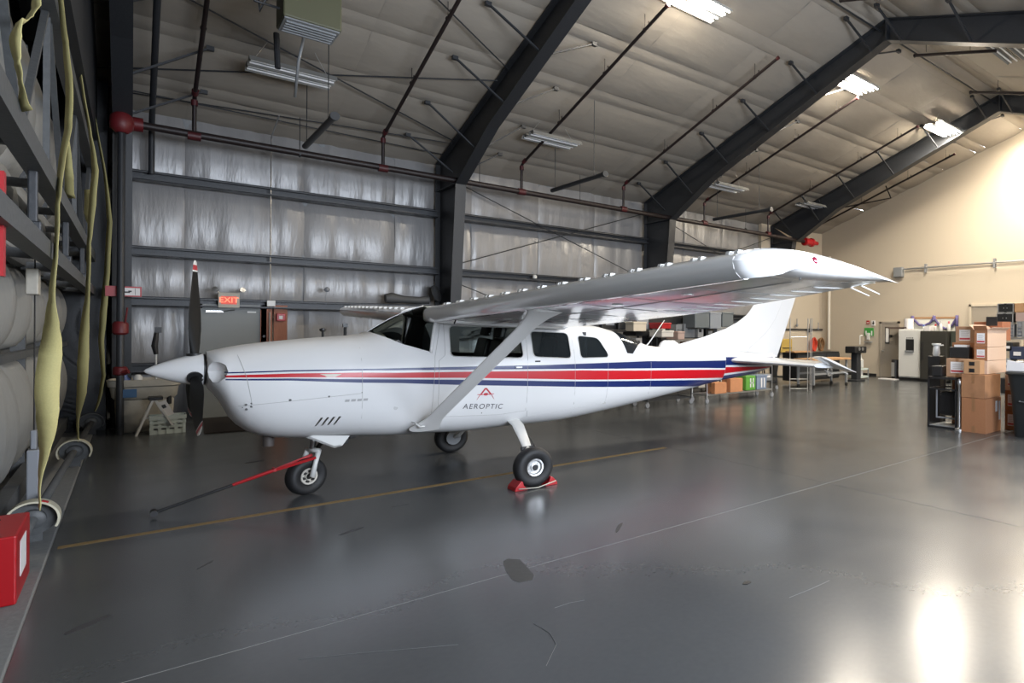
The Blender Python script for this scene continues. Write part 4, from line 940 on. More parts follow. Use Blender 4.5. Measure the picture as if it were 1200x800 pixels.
# conduit, switch box, alarm board
tag(MB().tube([(2.02, WY-.30, 2.3), (2.02, WY-.30, 4.4), (2.02, WY-.32, 5.7), (2.03, 14.9, 5.95)], .013, 8).build('conduit', CHROME, smooth=40), 'thin vertical conduit rising from the white switch box', 'pipe')
tag(MB().b2((1.96, WY-.38, 2.22), (2.10, WY-.30, 2.34)).build('switch_box', WHITEM, bevel=.006), 'small white switch box on the girt right of the exit sign', 'switch')
bd = thing('alarm_board', 'reddish plywood board with a fire alarm on the back wall right of the exit door', 'board', (2.08, WY-.22, .1))
MB().b2((-.21, -.03, 0), (-.015, 0, 2.12)).build('plywood_board', WOODR, bd); MB().b2((.01, -.035, 0), (.24, 0, 2.15)).build('plywood_board', WOODR, bd)
MB().b2((.05, -.10, 1.82), (.20, -.035, 1.98)).build('alarm_pull_station', REDP, bd, bevel=.01); MB().b2((.09, -.105, 1.86), (.15, -.10, 1.93)).build('alarm_window', PAPER, bd)
MB().b2((-.02, -.045, 1.08), (.19, -.035, 1.32)).build('paper_notice', mat('aged_paper', (.42, .36, .28), .8), bd)
MB().tube([(-.06, -.05, .0), (-.06, -.05, 2.0)], .012, 8).build('conduit', CHROME, bd)
MB().b2((-.17, -.05, 1.48), (-.13, -.03, 1.53)).build('key_hook', BLACKP, bd)
tag(MB().lathe([(.05, 0), (.055, -.02), (.03, -.06), (.0, -.07)], (3.02, WY-.25, 2.62), (0, 1, 0), 16).tube([(3.02, WY-.28, 2.6), (2.98, WY-.32, 2.45), (3.0, WY-.3, 2.3)], .006, 6).build('wall_sensor', GREYP, smooth=40), 'small round sensor with a drooping cable on the back wall', 'sensor')
# airscrew-shaped grey duct lying on the girt behind the aircraft
dg_ = thing('grey_duct', 'grey flexible duct with a hood lying on the lowest girt behind the far wing', 'duct', (4.6, WY-.42, 2.35))
MB().tube([(-.48, 0, .12), (-.35, 0, .13), (-.1, 0, .11), (.25, 0, .10), (.45, 0, .12)], [.10, .13, .085, .085, .10], 14).build('duct_tube', mat('dark_grey_duct', (.07, .07, .07), .6), dg_, smooth=40)
MB().lathe([(.02, -.03), (.20, -.02), (.21, .02), (.03, .04)], (.62, -.02, .28), (.7, -.6, .25), 22).build('duct_hood', mat('dark_grey_duct', ()), dg_, smooth=40)
tag(MB().lathe([(.055, 0), (.06, .07), (.03, .10)], (7.78, WY-.36, 3.16), n=16).build('smoke_detector', WHITEM, smooth=40), 'small white round detector sitting on the middle girt above the near wing', 'detector')
tag(MB().tube([(8.6, WY-.4, 2.75), (8.62, WY-.45, 2.92), (8.75, WY-.45, 2.80), (8.66, WY-.4, 2.66)], .012, 6).build('wire_hook', CHROME, smooth=True), 'bent wire hook hanging on the wall above the near wing', 'hook')
# sprinkler main and branches
PY = 14.8; ZM = 5.22
mp_ = thing('sprinkler_main', 'dark red sprinkler main pipe running the length of the hangar under the eave', 'pipe', (0, PY, ZM))
MB().tube([(.05, 0, .05), (18.3, 0, -.03)], .066, 14).build('pipe', REDPIPE, mp_, smooth=40)
for x in (.78, 3.83, 6.95, 10.0, 13.1, 16.15):
    MB().lathe([(.082, -.09), (.082, .09)], (x, 0, .02), (1, 0, 0), 14).build('pipe_coupling', REDFIT, mp_, smooth=40)
for x in (2.35, 5.9, 8.6, 12.0, 15.0):
    MB().tube([(x, 0, .05), (x, 0, .75)], .008, 6).lathe([(.066, -.012), (.066, .012)], (x, 0, .02), (1, 0, 0), 14).build('pipe_hanger', STEEL, mp_)
ends = {.78: 7.3, 3.83: 7.3, 6.95: 8.9, 10.0: 8.9, 13.1: 8.95, 16.15: 8.95, 19.2: 9.3}
for i, (x, ye) in enumerate(ends.items()):
    ords = ['first', 'second', 'third', 'fourth', 'fifth', 'sixth', 'last'][i]
    b = thing('sprinkler_branch', '%s sprinkler branch pipe from the left climbing the roof' % ords if i < 6 else 'last sprinkler branch pipe climbing in front of the beige gable wall', 'pipe', (x, PY, 5.3), group='sprinkler branch pipes')
    ze = lambda y: deck(y)-.34-5.3
    y0 = PY if i < 6 else 14.9
    pts = [(0, 0, .0), (0, 0, ze(PY)-.06), (0, -.10, ze(PY)), (0, ye-PY, ze(ye))] if i < 6 else [(0, 0, ze(PY)), (0, ye-PY, ze(ye))]
    MB().tube(pts, .033, 10).build('pipe', REDPIPE, b, smooth=40)
    if i < 6:
        MB().lathe([(.05, -.05), (.05, .05)], (0, 0, ze(PY)-.12), n=12).lathe([(.05, -.06), (.05, .06)], (0, -.16, ze(PY)+.03), (0, -1, SL), 12).build('pipe_elbow', REDFIT, b, smooth=40)
    for yy in [12.9, 11.0, 9.6] if i > 1 else [12.9, 11.0, 9.2, 7.8]:
        MB().tube([(0, yy-PY, ze(yy)), (0, yy-PY, ze(yy)+.30)], .006, 6).lathe([(.042, -.015), (.042, .015)], (0, yy-PY, ze(yy)), (0, -1, SL), 12).tube([(0, yy-PY-.12, ze(yy)), (0, yy-PY-.12, ze(yy)+.12)], .012, 6).build('sprinkler_head', REDPIPE, b)
    MB().lathe([(.042, -.03), (.042, .02)], (0, ye-PY, ze(ye)), (0, -1, SL), 10).build('pipe_cap', REDFIT, b, smooth=40)
for x, lab in ((2.33, 'short level pipe stub at the upper left near the lamp'), (7.44, 'short level pipe stub between the second and third frames'), (12.92, 'short level pipe stub right of the third frame')):
    tag(MB().tube([(x, 14.15, 5.25), (x, 11.75, 5.24)], .05, 12).lathe([(.07, -.04), (.07, .04)], (x, 11.75, 5.24), (0, 1, 0), 12).tube([(x, 14.0, 5.3), (x, 14.0, 6.5)], .008, 6).tube([(x, 12.2, 5.28), (x, 12.2, 7.0)], .008, 6).build('pipe_stub', STEEL, smooth=40), lab, 'pipe', 'level pipe stubs')
tag(MB().tube([(.24, WY-.35, 4.62), (.24, WY-.35, 5.55), (.24, WY-.6, deck(WY)-.25), (.24, 7.3, deck(7.3)-.25)], .045, 10).build('roof_pipe', STEEL, smooth=40), 'dark pipe climbing the back wall and the roof beside the left corner', 'pipe')
tag(MB().tube([(1.62, 12.2, 6.5), (1.62, 12.05, 5.9)], .04, 8).build('pipe_drop', STEEL, smooth=40), 'short black pipe drop left of the heater', 'pipe')
# riser with red valves in the left corner
rs = thing('fire_riser', 'black fire riser pipe with red valves in the left back corner', 'pipe', (-.14, 14.42, 0))
MB().tube([(0, 0, 0), (0, 0, 5.2), (.02, .1, 5.27), (.1, .4, 5.28)], .05, 14).build('riser_pipe', STEEL, rs, smooth=40)
MB().lathe([(.08, -.02), (.14, .04), (.15, .14), (.14, .24), (.10, .30), (.08, .32)], (-.0, 0, 5.02), n=20).lathe([(.12, 0), (.12, .14)], (.12, .38, 5.27), (1, 0, 0), 16).build('alarm_valve', mat('dark_red_valve_paint', (.12, .008, .011), .5), rs, smooth=40)
MB().lathe([(.07, 0), (.10, .03), (.10, .18), (.07, .22)], (0, 0, 1.65), n=18).tube([(.05, -.06, 1.8), (.08, -.1, 2.1)], .012, 8).build('check_valve', mat('dark_red_valve_paint', ()), rs, smooth=40)
MB().lathe([(.07, 0), (.09, .02), (.09, .12), (.07, .14)], (0, 0, .98), n=18).tube([(0, -.05, 1.02), (.10, -.10, 1.04)], .035, 10).build('drain_valve', mat('dark_red_valve_paint', ()), rs, smooth=40)
sg = thing('fire_sign', 'red box sign with a white panel on the corner column above the trash tub', 'sign', (-.16, 14.6, 2.29))
MB().b2((-.16, -.1, 0), (0.0, .1, .17)).build('sign_side', REDP, sg); MB().b2((.0, -.1, 0), (.27, -.06, .17)).build('sign_panel', REDP, sg); MB().b2((.02, -.104, .02), (.25, -.10, .145)).build('sign_face', PAPER, sg)
MB().b2((.06, -.106, .06), (.13, -.104, .085)).b2((.11, -.106, .075), (.15, -.104, .10)).build('sign_symbol', BLACKP, sg); MB().b2((.19, -.106, .03), (.195, -.104, .14)).build('sign_rule', BLACKP, sg)
# objects on the floor below
tb = thing('utility_tub', 'large dirty beige tub standing on a matching base in the left back corner', 'bin', (.16, 14.76, 0))
MB().loft([[(x*w_, y*w_*.8, z) for x, y in [(math.copysign(abs(math.cos(t))**.5, math.cos(t)), math.copysign(abs(math.sin(t))**.5, math.sin(t))) for t in [2*PI*k/32 for k in range(32)]]] for w_, z in ((.33, 0), (.35, .02), (.37, .52), (.36, .55))]).build('tub_base', BEIGE, tb, smooth=40)
MB().loft([[(x*w_, y*w_*.8, z) for x, y in [(math.copysign(abs(math.cos(t))**.5, math.cos(t)), math.copysign(abs(math.sin(t))**.5, math.sin(t))) for t in [2*PI*k/32 for k in range(32)]]] for w_, z in ((.38, .56), (.41, .60), (.43, .76), (.46, .78), (.47, .88), (.44, .89), (.42, .82), (.38, .66), (.05, .62))]).build('tub_basin', BEIGE, tb, smooth=40)
MB().b2((-.30, -.375, .60), (-.10, -.36, .74)).build('blue_sticker', mat('blue_sticker', (.03, .10, .22), .5), tb)
tag(MB().lathe([(.10, 0), (.11, .02), (.10, .14), (.05, .2), (.04, .24)], (-.10, 14.85, .72), n=16).build('blue_bottle', mat('blue_bottle_plastic', (.06, .10, .25), .4), smooth=40), 'blue bottle standing in the beige tub', 'bottle')
tag(MB().lathe([(.055, 0), (.06, .02), (.06, .12), (.03, .16)], (.07, 14.8, .80), n=14).build('cleaner_bottle', WHITEM, smooth=40), 'small white bottle standing in the beige tub', 'bottle')
mo = thing('broom', 'broom standing head up in the beige tub', 'broom', (.30, 14.9, .7))
MB().tube([(0, 0, 0), (.0, 0, .62)], .014, 8).build('handle', WHITEM, mo); MB().tube([(0, 0, .60), (-.02, 0, .75), (.01, 0, 1.02)], [.03, .045, .03], 8).build('broom_head', BLACKP, mo); MB().b2((-.02, -.03, .98), (.07, .03, 1.08)).build('head_cap', BLACKP, mo)
sl = thing('step_stool', 'small white folding step stool in front of the beige tub', 'stool', (.25, 14.1, 0))
for sx in (-1, 1): MB().bar((-.20, sx*.14, 0), (.0, sx*.11, .58), .03, .055, (0, 1, 0)).build('leg', WHITEM, sl); MB().bar((.24, sx*.14, .14), (.02, sx*.11, .58), .03, .045, (0, 1, 0)).build('leg', WHITEM, sl)
MB().b2((-.06, -.15, .57), (.12, .15, .62)).build('top_step', BLACKP, sl, bevel=.01); MB().box((.145, -.13, .42), (.13, .01, .26), 0, Matrix.Rotation(-.42, 3, 'Y')).build('step_label', PAPER, sl); MB().box((.13, -.138, .46), (.05, .004, .06), 0, Matrix.Rotation(-.42, 3, 'Y')).build('step_symbol', BLACKP, sl)
MB().bar((-.10, -.12, .28), (.14, -.12, .30), .012, .02).build('stay', CHROME, sl)
bk = thing('plastic_basket', 'pale slotted plastic basket on the floor beside the stool', 'basket', (.43, 14.15, 0))
bw = MB()
for z0, z1 in ((0, .07), (.10, .14), (.17, .21), (.24, .30)):
    k0 = .20+.025*z0/.3; 
    for sx in (-1, 1): bw.b2((sx*k0, -k0*.8, z0), (sx*(k0+.012), k0*.8, z1)); bw.b2((-k0, sx*k0*.8, z0), (k0, sx*(k0*.8+.012), z1))
for x in (-.2, -.1, 0, .1, .2):
    for sx in (-1, 1): bw.b2((x-.02, sx*.17, 0), (x+.02, sx*.178, .3))
bw.build('basket_wall', PGLASS, bk); MB().b2((-.2, -.165, .005), (.2, .165, .03)).build('basket_floor', PGLASS, bk)
MB().b2((-.17, -.13, .03), (-.02, .1, .10)).b2((.02, -.1, .03), (.16, .12, .14)).build('packed_items', GREYP, bk)
tag(MB().lathe([(.03, 0), (.035, .02), (.03, .2), (.012, .24)], (.46, 14.5, .45), n=12).build('spray_can', BLACKP, smooth=40), 'small black can hooked behind the white basket', 'can')
tag(MB().prism([(.86, 13.5), (2.4, 13.35), (2.5, 15.4), (.98, 15.75)], .001, .018, 'z').build('floor_mat', mat('dark_brown_rubber_mat', (.018, .012, .010), .8, 0, .2, 60)), 'dark brown mat on the floor in front of the exit door', 'mat')
# tow bar
t = thing('tow_bar', 'red and black tow bar reaching from the nose wheel to the floor', 'tow bar', (.15, 7.89, 0))
e = Vector((.15, 7.89, .05)); 
npx = Vector((1.38, 7.80, .42))
o = Vector((.15, 7.89, 0)); mid = e.lerp(npx, .46)
MB().tube([e-o, mid-o], .013, 10).build('tube_handle', BLACKP, t, smooth=40)
MB().tube([e-o+Vector((-.0, -.045, 0)), e-o+Vector((0, .06, 0))], .028, 10).build('grip', BLACKP, t, smooth=40)
MB().tube([mid-o, mid.lerp(npx, .3)-o, mid.lerp(npx, .5)-o], [.015, .018, .018], 8).bar(mid.lerp(npx, .45)-o+Vector((0, .0, 0)), npx-o+Vector((0, -.10, 0)), .012, .028).bar(mid.lerp(npx, .45)-o, npx-o+Vector((0, .10, 0)), .012, .028).bar(mid.lerp(npx, .5)-o+Vector((0, -.02, 0)), mid.lerp(npx, .5)-o+Vector((0, .1, 0)), .02, .03).build('tow_fork', REDP, t)
# wheel chocks joined by a cord
ck = thing('wheel_chock', 'pair of red wheel chocks joined by a pale cord under the near main wheel', 'chock', (3.24, 6.57, 0))
for sx, nm in ((-1, 'a'), (1, 'b')):
    c = MB().prism([(sx*.255, 0), (sx*.245, .04), (sx*.185, .10), (sx*.165, .10), (sx*.15, .05), (sx*.10, 0)], -.10, .10, 'y'); c.build('chock_block', REDP, ck, bevel=.006)
MB().tube([(-.22, -.12, .03), (0, -.13, .012), (.22, -.12, .05)], .007, 6).build('chock_cord', BEIGE, ck, smooth=True)

for x, ya, yb, lab in ((13.1, 7.34, 5.42, 'short dark sprinkler pipe beyond the ridge at the upper right'), (16.15, 7.38, 2.4, 'dark sprinkler pipe running off the right edge beyond the ridge'), (9.95, 7.2, 4.6, 'dark sprinkler pipe end at the top edge near the ridge')):
    zz = lambda y: deck(y)-.26
    b = thing('sprinkler_branch', lab, 'pipe', (x, ya, zz(ya)), group='sprinkler branch pipes')
    MB().tube([(0, 0, 0), (0, yb-ya, zz(yb)-zz(ya))], .036, 10).build('pipe', REDPIPE, b, smooth=40); MB().lathe([(.045, -.03), (.045, .02)], (0, 0, 0), (0, 1, 0), 10).build('pipe_cap', REDPIPE, b, smooth=40)
    for q in (.15, .7): y = ya+(yb-ya)*q; MB().tube([(0, y-ya, zz(y)-zz(ya)), (0, y-ya, zz(y)-zz(ya)+.24)], .006, 6).build('pipe_hanger', STEEL, b)
# hanging unit heater
ht = thing('unit_heater', 'olive unit heater hanging from the roof at the upper left', 'heater', (1.75, 10.3, 6.0))
MB().b2((-.32, -.08, 0.02), (.36, .50, .75)).build('heater_case', mat('olive_grey_enamel', (.085, .085, .045), .55), ht, bevel=.02)
MB().b2((-.30, -.05, -.0), (.34, .48, .03)).build('heater_grille', GREYM, ht)
for k in range(5): MB().b2((-.27, .02+k*.09, -.025), (.31, .035+k*.09, .0)).build('louvre_blade', GREYM, ht)
MB().tube([(-.34, .1, .3), (-.48, .05, .26), (-.55, .1, .05), (-.60, .1, .5)], .022, 8).tube([(-.34, .25, .45), (-.55, .2, .42)], .025, 8).tube([(-.35, .0, .12), (-.62, -.05, .10), (-.7, -.05, .35)], .018, 8).build('gas_piping', STEEL, ht, smooth=True)
MB().lathe([(.04, -.05), (.05, 0), (.04, .05)], (-.52, .06, .24), (1, 0, 0), 12).lathe([(.035, -.05), (.04, 0), (.03, .05)], (-.60, .15, .42), (1, 0, 0), 12).build('gas_valve', STEEL, ht, smooth=40)
for x in (-.25, .3): 
    for y in (-.02, .45): MB().tube([(x, y, .75), (x, y, 1.6)], .008, 6).build('hanger_rod', CHROME, ht)
MB().tube([(.15, 1.3, .42), (.1, 1.5, .0), (.12, 1.9, -.45)], .022, 8).build('condensate_pipe', GREYM, ht, smooth=True)

# lamps
def lamp(x, y, z, lit, label, k=1.0, g=.35):
    a = thing('hanging_lamp', label, 'ceiling light', (x, y, z), group='twin trough lamps hanging from the roof')
    on = mat('lit_tube', (1, .97, .90), .5, emit=26); off = mat('unlit_tube', (.80, .80, .80), .35); TR = mat('shaded_reflector', (.20, .20, .19), .5)  # TR: reflector colour of the unlit lamps, darkened to stand for shade
    for s in (-1, 1):
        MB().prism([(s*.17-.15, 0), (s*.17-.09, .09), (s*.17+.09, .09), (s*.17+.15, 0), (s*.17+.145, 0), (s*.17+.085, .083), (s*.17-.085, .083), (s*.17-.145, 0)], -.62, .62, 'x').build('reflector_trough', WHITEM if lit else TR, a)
        for q in (-.065, .065):
            MB().tube([(-.60, s*.17+q, .022), (.60, s*.17+q, .022)], .017, 10).build('lamp_tube', on if lit else off, a, smooth=40)
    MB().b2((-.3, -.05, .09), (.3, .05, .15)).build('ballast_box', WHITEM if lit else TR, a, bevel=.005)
    for sx in (-.55, .55): MB().tube([(sx, 0, .1), (sx*.6, 0, min(1.2, deck(y)-z-.05))], .004, 5).build('hanger_wire', CHROME, a)
    if lit:
        ld = bpy.data.lights.new('lamp_light', 'AREA'); ld.shape = 'RECTANGLE'; ld.size = 1.2; ld.size_y = .55; ld.energy = LAMP_POWER*k*.7; ld.color = (1, .90, .74)
        lo = bpy.data.objects.new('lamp_light', ld); COL.objects.link(lo); lo.parent = a; lo.location = (0, 0, -.01)
        pd = bpy.data.lights.new('lamp_glow', 'POINT'); pd.shadow_soft_size = .12; pd.energy = LAMP_POWER*g*.55; pd.color = (1, .88, .70)
        po = bpy.data.objects.new('lamp_glow', pd); COL.objects.link(po); po.parent = a; po.location = (0, 0, -.10)
    return a
lamp(7.55, 8.75, 7.90, True, 'leftmost lit lamp near the top edge')
lamp(12.75, 8.75, 7.88, True, 'lit lamp just past the ridge bend of the middle frame')
lamp(16.98, 8.55, 7.72, True, 'farthest lit lamp in front of the gable wall frame', 1.8, 1.0)
lamp(1.98, 13.2, 6.22, False, 'unlit lamp hanging below the heater at the upper left')
lamp(7.1, 13.5, 6.25, False, 'unlit lamp hanging between the second and third frames')
lamp(12.9, 13.5, 6.1, False, 'unlit lamp hanging beyond the middle frame haunch')
lamp(17.3, 13.7, 6.22, False, 'farthest unlit lamp near the eave by the gable wall')
lamp(13.6, 5.3, 7.9, False, 'unlit lamp at the upper right edge')
lamp(19.9, 6.55, 8.1, True, 'lit lamp beyond the right edge near the gable wall', 1.8, 1.3)
lamp(13.0, .8, 6.4, True, 'added unseen lamp on the near side that brightens floor and ceiling', 1.5, 1.0)  # out of view, added to lift the foreground floor and right ceiling
lamp(18.5, 11.0, 7.2, False, 'unlit lamp')if False else None
# ================================================================== right-hand side
def G(p): return Vector(p)
# gable doors
d3 = struct(MB().b2((GX-.05, 12.35, 0), (GX-.01, 13.05, 2.08)).build('door_3', DRYTRIM, bevel=.003), 'beige door with a narrow window in the gable wall')
o3 = Vector(d3.location)
MB().b2((GX-.07-o3.x, 13.05-o3.y, 0), (GX-o3.x, 13.13-o3.y, 2.16)).b2((GX-.07-o3.x, 12.27-o3.y, 0), (GX-o3.x, 12.35-o3.y, 2.16)).b2((GX-.07-o3.x, 12.27-o3.y, 2.08), (GX-o3.x, 13.13-o3.y, 2.16)).build('door_frame', DRYTRIM, d3)
MB().b2((-.035, -.01, 1.30), (-.02, .18, 1.95)).build('window_frame', BLACKP, d3); MB().b2((-.04, .02, 1.35), (-.034, .15, 1.90)).build('window_pane', mat('pale_window_pane', (.75, .74, .72), .5), d3)  # pane in one pale opaque colour
MB().lathe([(.03, 0), (.03, .02), (.012, .03), (.012, .06)], (-.02, .29, 1.02), (-1, 0, 0), 12).tube([(-.08, .29, 1.02), (-.08, .18, 1.02)], .01, 6).build('door_handle', CHROME, d3)
d4 = struct(MB().b2((GX-.03, 7.75, 0), (GX-.005, 9.45, 2.66)).build('door_4', mat('beige_door_paint', ()), bevel=.003), 'wide blank beige door panel high behind the cardboard boxes')
o4 = Vector(d4.location)
MB().b2((-.04, .85, 0), (.02, .93, 2.74)).b2((-.04, -.93, 0), (.02, -.85, 2.74)).b2((-.04, -.93, 2.66), (.02, .93, 2.74)).build('door_frame', DRY, d4)
MB().b2((-.05, .84, 1.9), (-.01, .87, 2.05)).build('door_hinge', BLACKP, d4)
tag(MB().tube([(GX-.12, 15.55, 1.0), (GX-.12, 15.55, 4.9)], .065, 16).build('white_wall_pipe', mat('cream_paint', (.62, .58, .50), .5), smooth=40), 'cream vertical pipe near the corner of the gable wall', 'pipe')
# conduit with box high on gable wall
cb = thing('junction_box', 'grey junction box with a long conduit running right across the beige wall', 'box', (GX-.1, 12.28, 3.86))
MB().b2((-.1, -.18, 0), (.1, .18, .36)).build('box_case', GREYM, cb, bevel=.01)
MB().tube([(0, -.18, .28), (0, -7, .28)], .032, 10).build('conduit', ALU, cb, smooth=40)
for y in (-1.1, -3.65): MB().b2((-.03, y-.03, .1), (.1, y+.03, .42)).build('wall_bracket', GREYM, cb)
tag(MB().tube([(GX-.4, 11.2, 5.95), (GX-.4, 9.6, 5.9)], .03, 8).build('drop_pipe', REDPIPE), 'dark pipe run out of sight above the wall', 'pipe') if False else None
sp = at(1035, 210, 'x', 19.6); s0 = at(988, 243, 'x', 19.6); s1 = at(1044, 232, 'x', 19.6)
tag(MB().tube([s0, s1, sp], .03, 8).build('sprinkler_offset', REDPIPE, smooth=40), 'dark bent sprinkler offset pipe in front of the beige gable wall', 'pipe')
rv = thing('red_valve', 'red flanged valve where the sprinkler main meets the gable wall', 'valve', (18.45, PY, 5.19))
MB().lathe([(.09, -.28), (.16, -.26), (.16, -.18), (.12, -.1), (.14, 0), (.14, .12), (.17, .14), (.17, .22), (.09, .26), (.07, .55)], (0, 0, 0), (1, 0, 0), 18).build('valve_body', REDP, rv, smooth=40)

# back wall fittings at the corner: tool rails, hoses, yellow board
YB = WY-.12
def wall(px, py, y=YB): return at(px, py, 'y', y)
a, b = wall(905, 385.5), wall(968, 387)
rl = tag(MB().box(((a.x+b.x)/2, YB, a.z), (b.x-a.x, .04, .05)).build('tool_rail', STEEL), 'dark rail holding tools on the beige wall by the corner', 'rail')
for k, (px, py, r_, lab) in enumerate(((949, 387, .085, 'round black tool hanging at the middle of the tool rail'), (959, 385, .05, 'small tool with a white handle at the right of the tool rail'), (934, 381, .06, 'grey tool hung at the left of the tool rail'))):
    p = wall(px, py, YB-.08)
    tag(MB().lathe([(r_*.4, -.03), (r_, -.02), (r_, .02), (r_*.4, .03)], p, (0, 1, 0), 16).tube([p+Vector((0, 0, 0)), p+Vector((0, 0, .26))], .018, 6).build('hand_tool', [BLACKP, GREYP, GREYM][k]), lab, 'tool')
a, b = wall(913, 397), wall(926.5, 412.5)
yb = tag(MB().b2((a.x, YB-.08, b.z), (b.x, YB-.02, a.z)).build('yellow_case', mat('yellow_plastic', (.52, .36, .09), .5), bevel=.01), 'square yellow case hanging on the wall behind the rudder', 'case')
MB().b2((a.x-yb.location.x+.1, -.05, .16), (b.x-yb.location.x-.06, -.03, .19)).build('case_lettering', BLACKP, yb)
def coil(px, py, w_, h_, m, lab):
    p = wall(px, py, YB-.1); mb = MB()
    for k in range(5):
        rr = .86+.05*k; mb.tube([p+Vector((w_*rr*math.cos(t), -.03*k+.02*math.sin(3*t+k), -h_*(.5-.5*math.cos(0))+h_*rr*math.sin(t)*(1 if math.sin(t) > 0 else 1.0))) for t in [2*PI*i/24 for i in range(25)]], .022, 6, cap=False)
    return tag(mb.build('coiled_hose', m, smooth=True), lab, 'hose')
coil(952, 403.5, .14, .27, mat('orange_red_hose', (.60, .05, .02), .5), 'orange red coiled hose hanging on the wall')
MBt = MB()
coil(960.5, 403.5, .14, .27, mat('brown_hose', (.22, .11, .04), .5), 'brown coiled hose hanging right of the orange one')
p = wall(951.5, 404, YB-.12); tag(MB().b2((p.x-.09, YB-.20, p.z-.27), (p.x+.09, YB-.12, p.z+.2)).build('orange_hose_bundle', mat('orange_red_hose', ()), bevel=.03), 'tight orange bundle of hose inside the orange coil', 'hose')

# generic rolling things -------------------------------------------------------
def caster(x, y, parent, r=.055, m=GREYP):
    return MB().lathe([(r*.3, -.02), (r, -.018), (r, .018), (r*.3, .02)], (x, y, r), (0, 1, 0), 14).b2((x-.02, y-.025, r), (x+.02, y+.025, r*2.3)).build('caster', m, parent)
def wire_cart(name, lab, loc, L_, W_, H_, shelves, rz=0, m=CHROME, cast=True, cat='cart', fill=True):
    t = thing(name, lab, cat, loc, rz); z0 = .12 if cast else 0
    for x in (-L_/2, L_/2):
        for y in (-W_/2, W_/2):
            MB().tube([(x, y, z0), (x, y, H_)], .014, 8).build('post', m, t)
            if cast: caster(x, y, t)
    for z in shelves:
        s = MB()
        for y in (-W_/2, W_/2): s.bar((-L_/2, y, z), (L_/2, y, z), .012, .03)
        for x in (-L_/2, L_/2): s.bar((x, -W_/2, z), (x, W_/2, z), .012, .03)
        n = int(W_/.06)
        for k in range(1, n): s.bar((-L_/2, -W_/2+W_*k/n, z), (L_/2, -W_/2+W_*k/n, z), .006, .006)
        s.build('wire_shelf', m, t)
    return t
def carton(name, lab, c, d, m=CARD, rz=0, label_=False, cat='box', group=None, tape=True):
    t = thing(name, lab, cat, c, rz, group); x, y, z = d
    MB().b2((-x/2, -y/2, 0), (x/2, y/2, z)).build('carton', m, t, bevel=.004)
    if tape:
        MB().b2((-x/2-.001, -.03, z*.62), (-x/2, .03, z)).b2((-x/2, -.03, z), (x/2, .03, z+.001)).b2((-x/2-.001, -.03, 0), (-x/2, .03, z*.2)).build('tape', TAPE, t)
    if label_:
        MB().b2((-x/2-.003, -y*.30, z*.22), (-x/2-.001, y*.30, z*.82)).build('paper_label', PAPER, t)
        MB().b2((-x/2-.005, -y*.28, z*.27), (-x/2-.003, y*.28, z*.37)).build('red_print', mat('red_print', (.45, .05, .06), .6), t)
        g = MB()
        for k in range(4): g.b2((-x/2-.005, -y*.22+(k % 2)*.02, z*(.46+.08*k)), (-x/2-.003, y*.2, z*(.48+.08*k)))
        g.build('grey_print', mat('grey_print', (.35, .33, .33), .7), t)
    return t
def hard_case(name, lab, c, d, m=BLACKP, rz=0, cat='case', group=None, facing='y'):
    """flight case with bright edges, front towards -y or -x"""
    t = thing(name, lab, cat, c, rz, group); x, y, z = d
    MB().b2((-x/2, -y/2, 0), (x/2, y/2, z)).build('case_body', m, t, bevel=.006)
    e = MB(); w_ = .022
    for a in (-x/2, x/2):
        for b in (-y/2, y/2): e.box((a, b, z/2), (w_, w_, z+w_))
        for zz in (0, z): e.box((a, 0, zz), (w_, y, w_))
    for b in (-y/2, y/2):
        for zz in (0, z): e.box((0, b, zz), (x, w_, w_))
    e.build('metal_edging', ALU, t)
    MB().b2((-x/2-.02, -.05, z*.42), (-x/2, .05, z*.58)).b2((-.05, -y/2-.02, z*.42), (.05, -y/2, z*.58)).build('latch', CHROME, t)
    return t

# cart under the tail with boxes
ct = wire_cart('wire_cart', 'chrome wire cart with boxes seen beneath the tail cone', (11.1, 11.35, 0), 2.35, .55, .95, (.20, .90))
carton('cardboard_box', 'small orange brown box at the left end of the cart under the tail', (10.35, 11.2, .215), (.40, .32, .27), mat('orange_cardboard', (.50, .22, .10), .8, var=.1, scale=10, bump=.05))
carton('cardboard_box', 'taller orange brown box in the middle of the cart under the tail', (10.95, 11.25, .215), (.44, .32, .34), mat('orange_cardboard', ()))
gb = thing('green_box', 'green plastic box with white marks on the cart under the tail', 'box', (11.45, 11.3, .215))
MB().b2((-.15, -.2, 0), (.22, .2, .38)).build('box_body', mat('bright_green_plastic', (.10, .30, .04), .5), gb, bevel=.02); MB().b2((.0, -.205, .08), (.04, -.2, .32)).b2((.1, -.205, .08), (.14, -.2, .32)).b2((.0, -.205, .18), (.14, -.2, .21)).build('white_mark', PAPER, gb)
gc = thing('grey_crate', 'blue grey crate on the right end of the cart under the tail', 'crate', (11.95, 11.3, .215))
MB().loft([[(x*k, y*k*.8, z) for x, y in ((-.2, -.2), (.2, -.2), (.2, .2), (-.2, .2))] for k, z in ((.9, 0), (1, .34), (1.06, .35), (1.06, .38))]).build('crate_body', mat('blue_grey_plastic', (.22, .27, .36), .5), gc)
MB().b2((-.05, -.172, .05), (.0, -.165, .3)).b2((.06, -.172, .05), (.1, -.165, .3)).build('crate_rib', PAPER, gc)
wire_cart('service_cart', 'low dark cart with castors beneath the rear fuselage', (9.0, 11.6, 0), 1.3, .5, .8, (.16, .75), m=STEEL)
wire_cart('service_cart', 'dark cart with castors just behind the stabiliser', (13.35, 12.6, 0), 1.0, .6, .9, (.25, .85), m=STEEL)
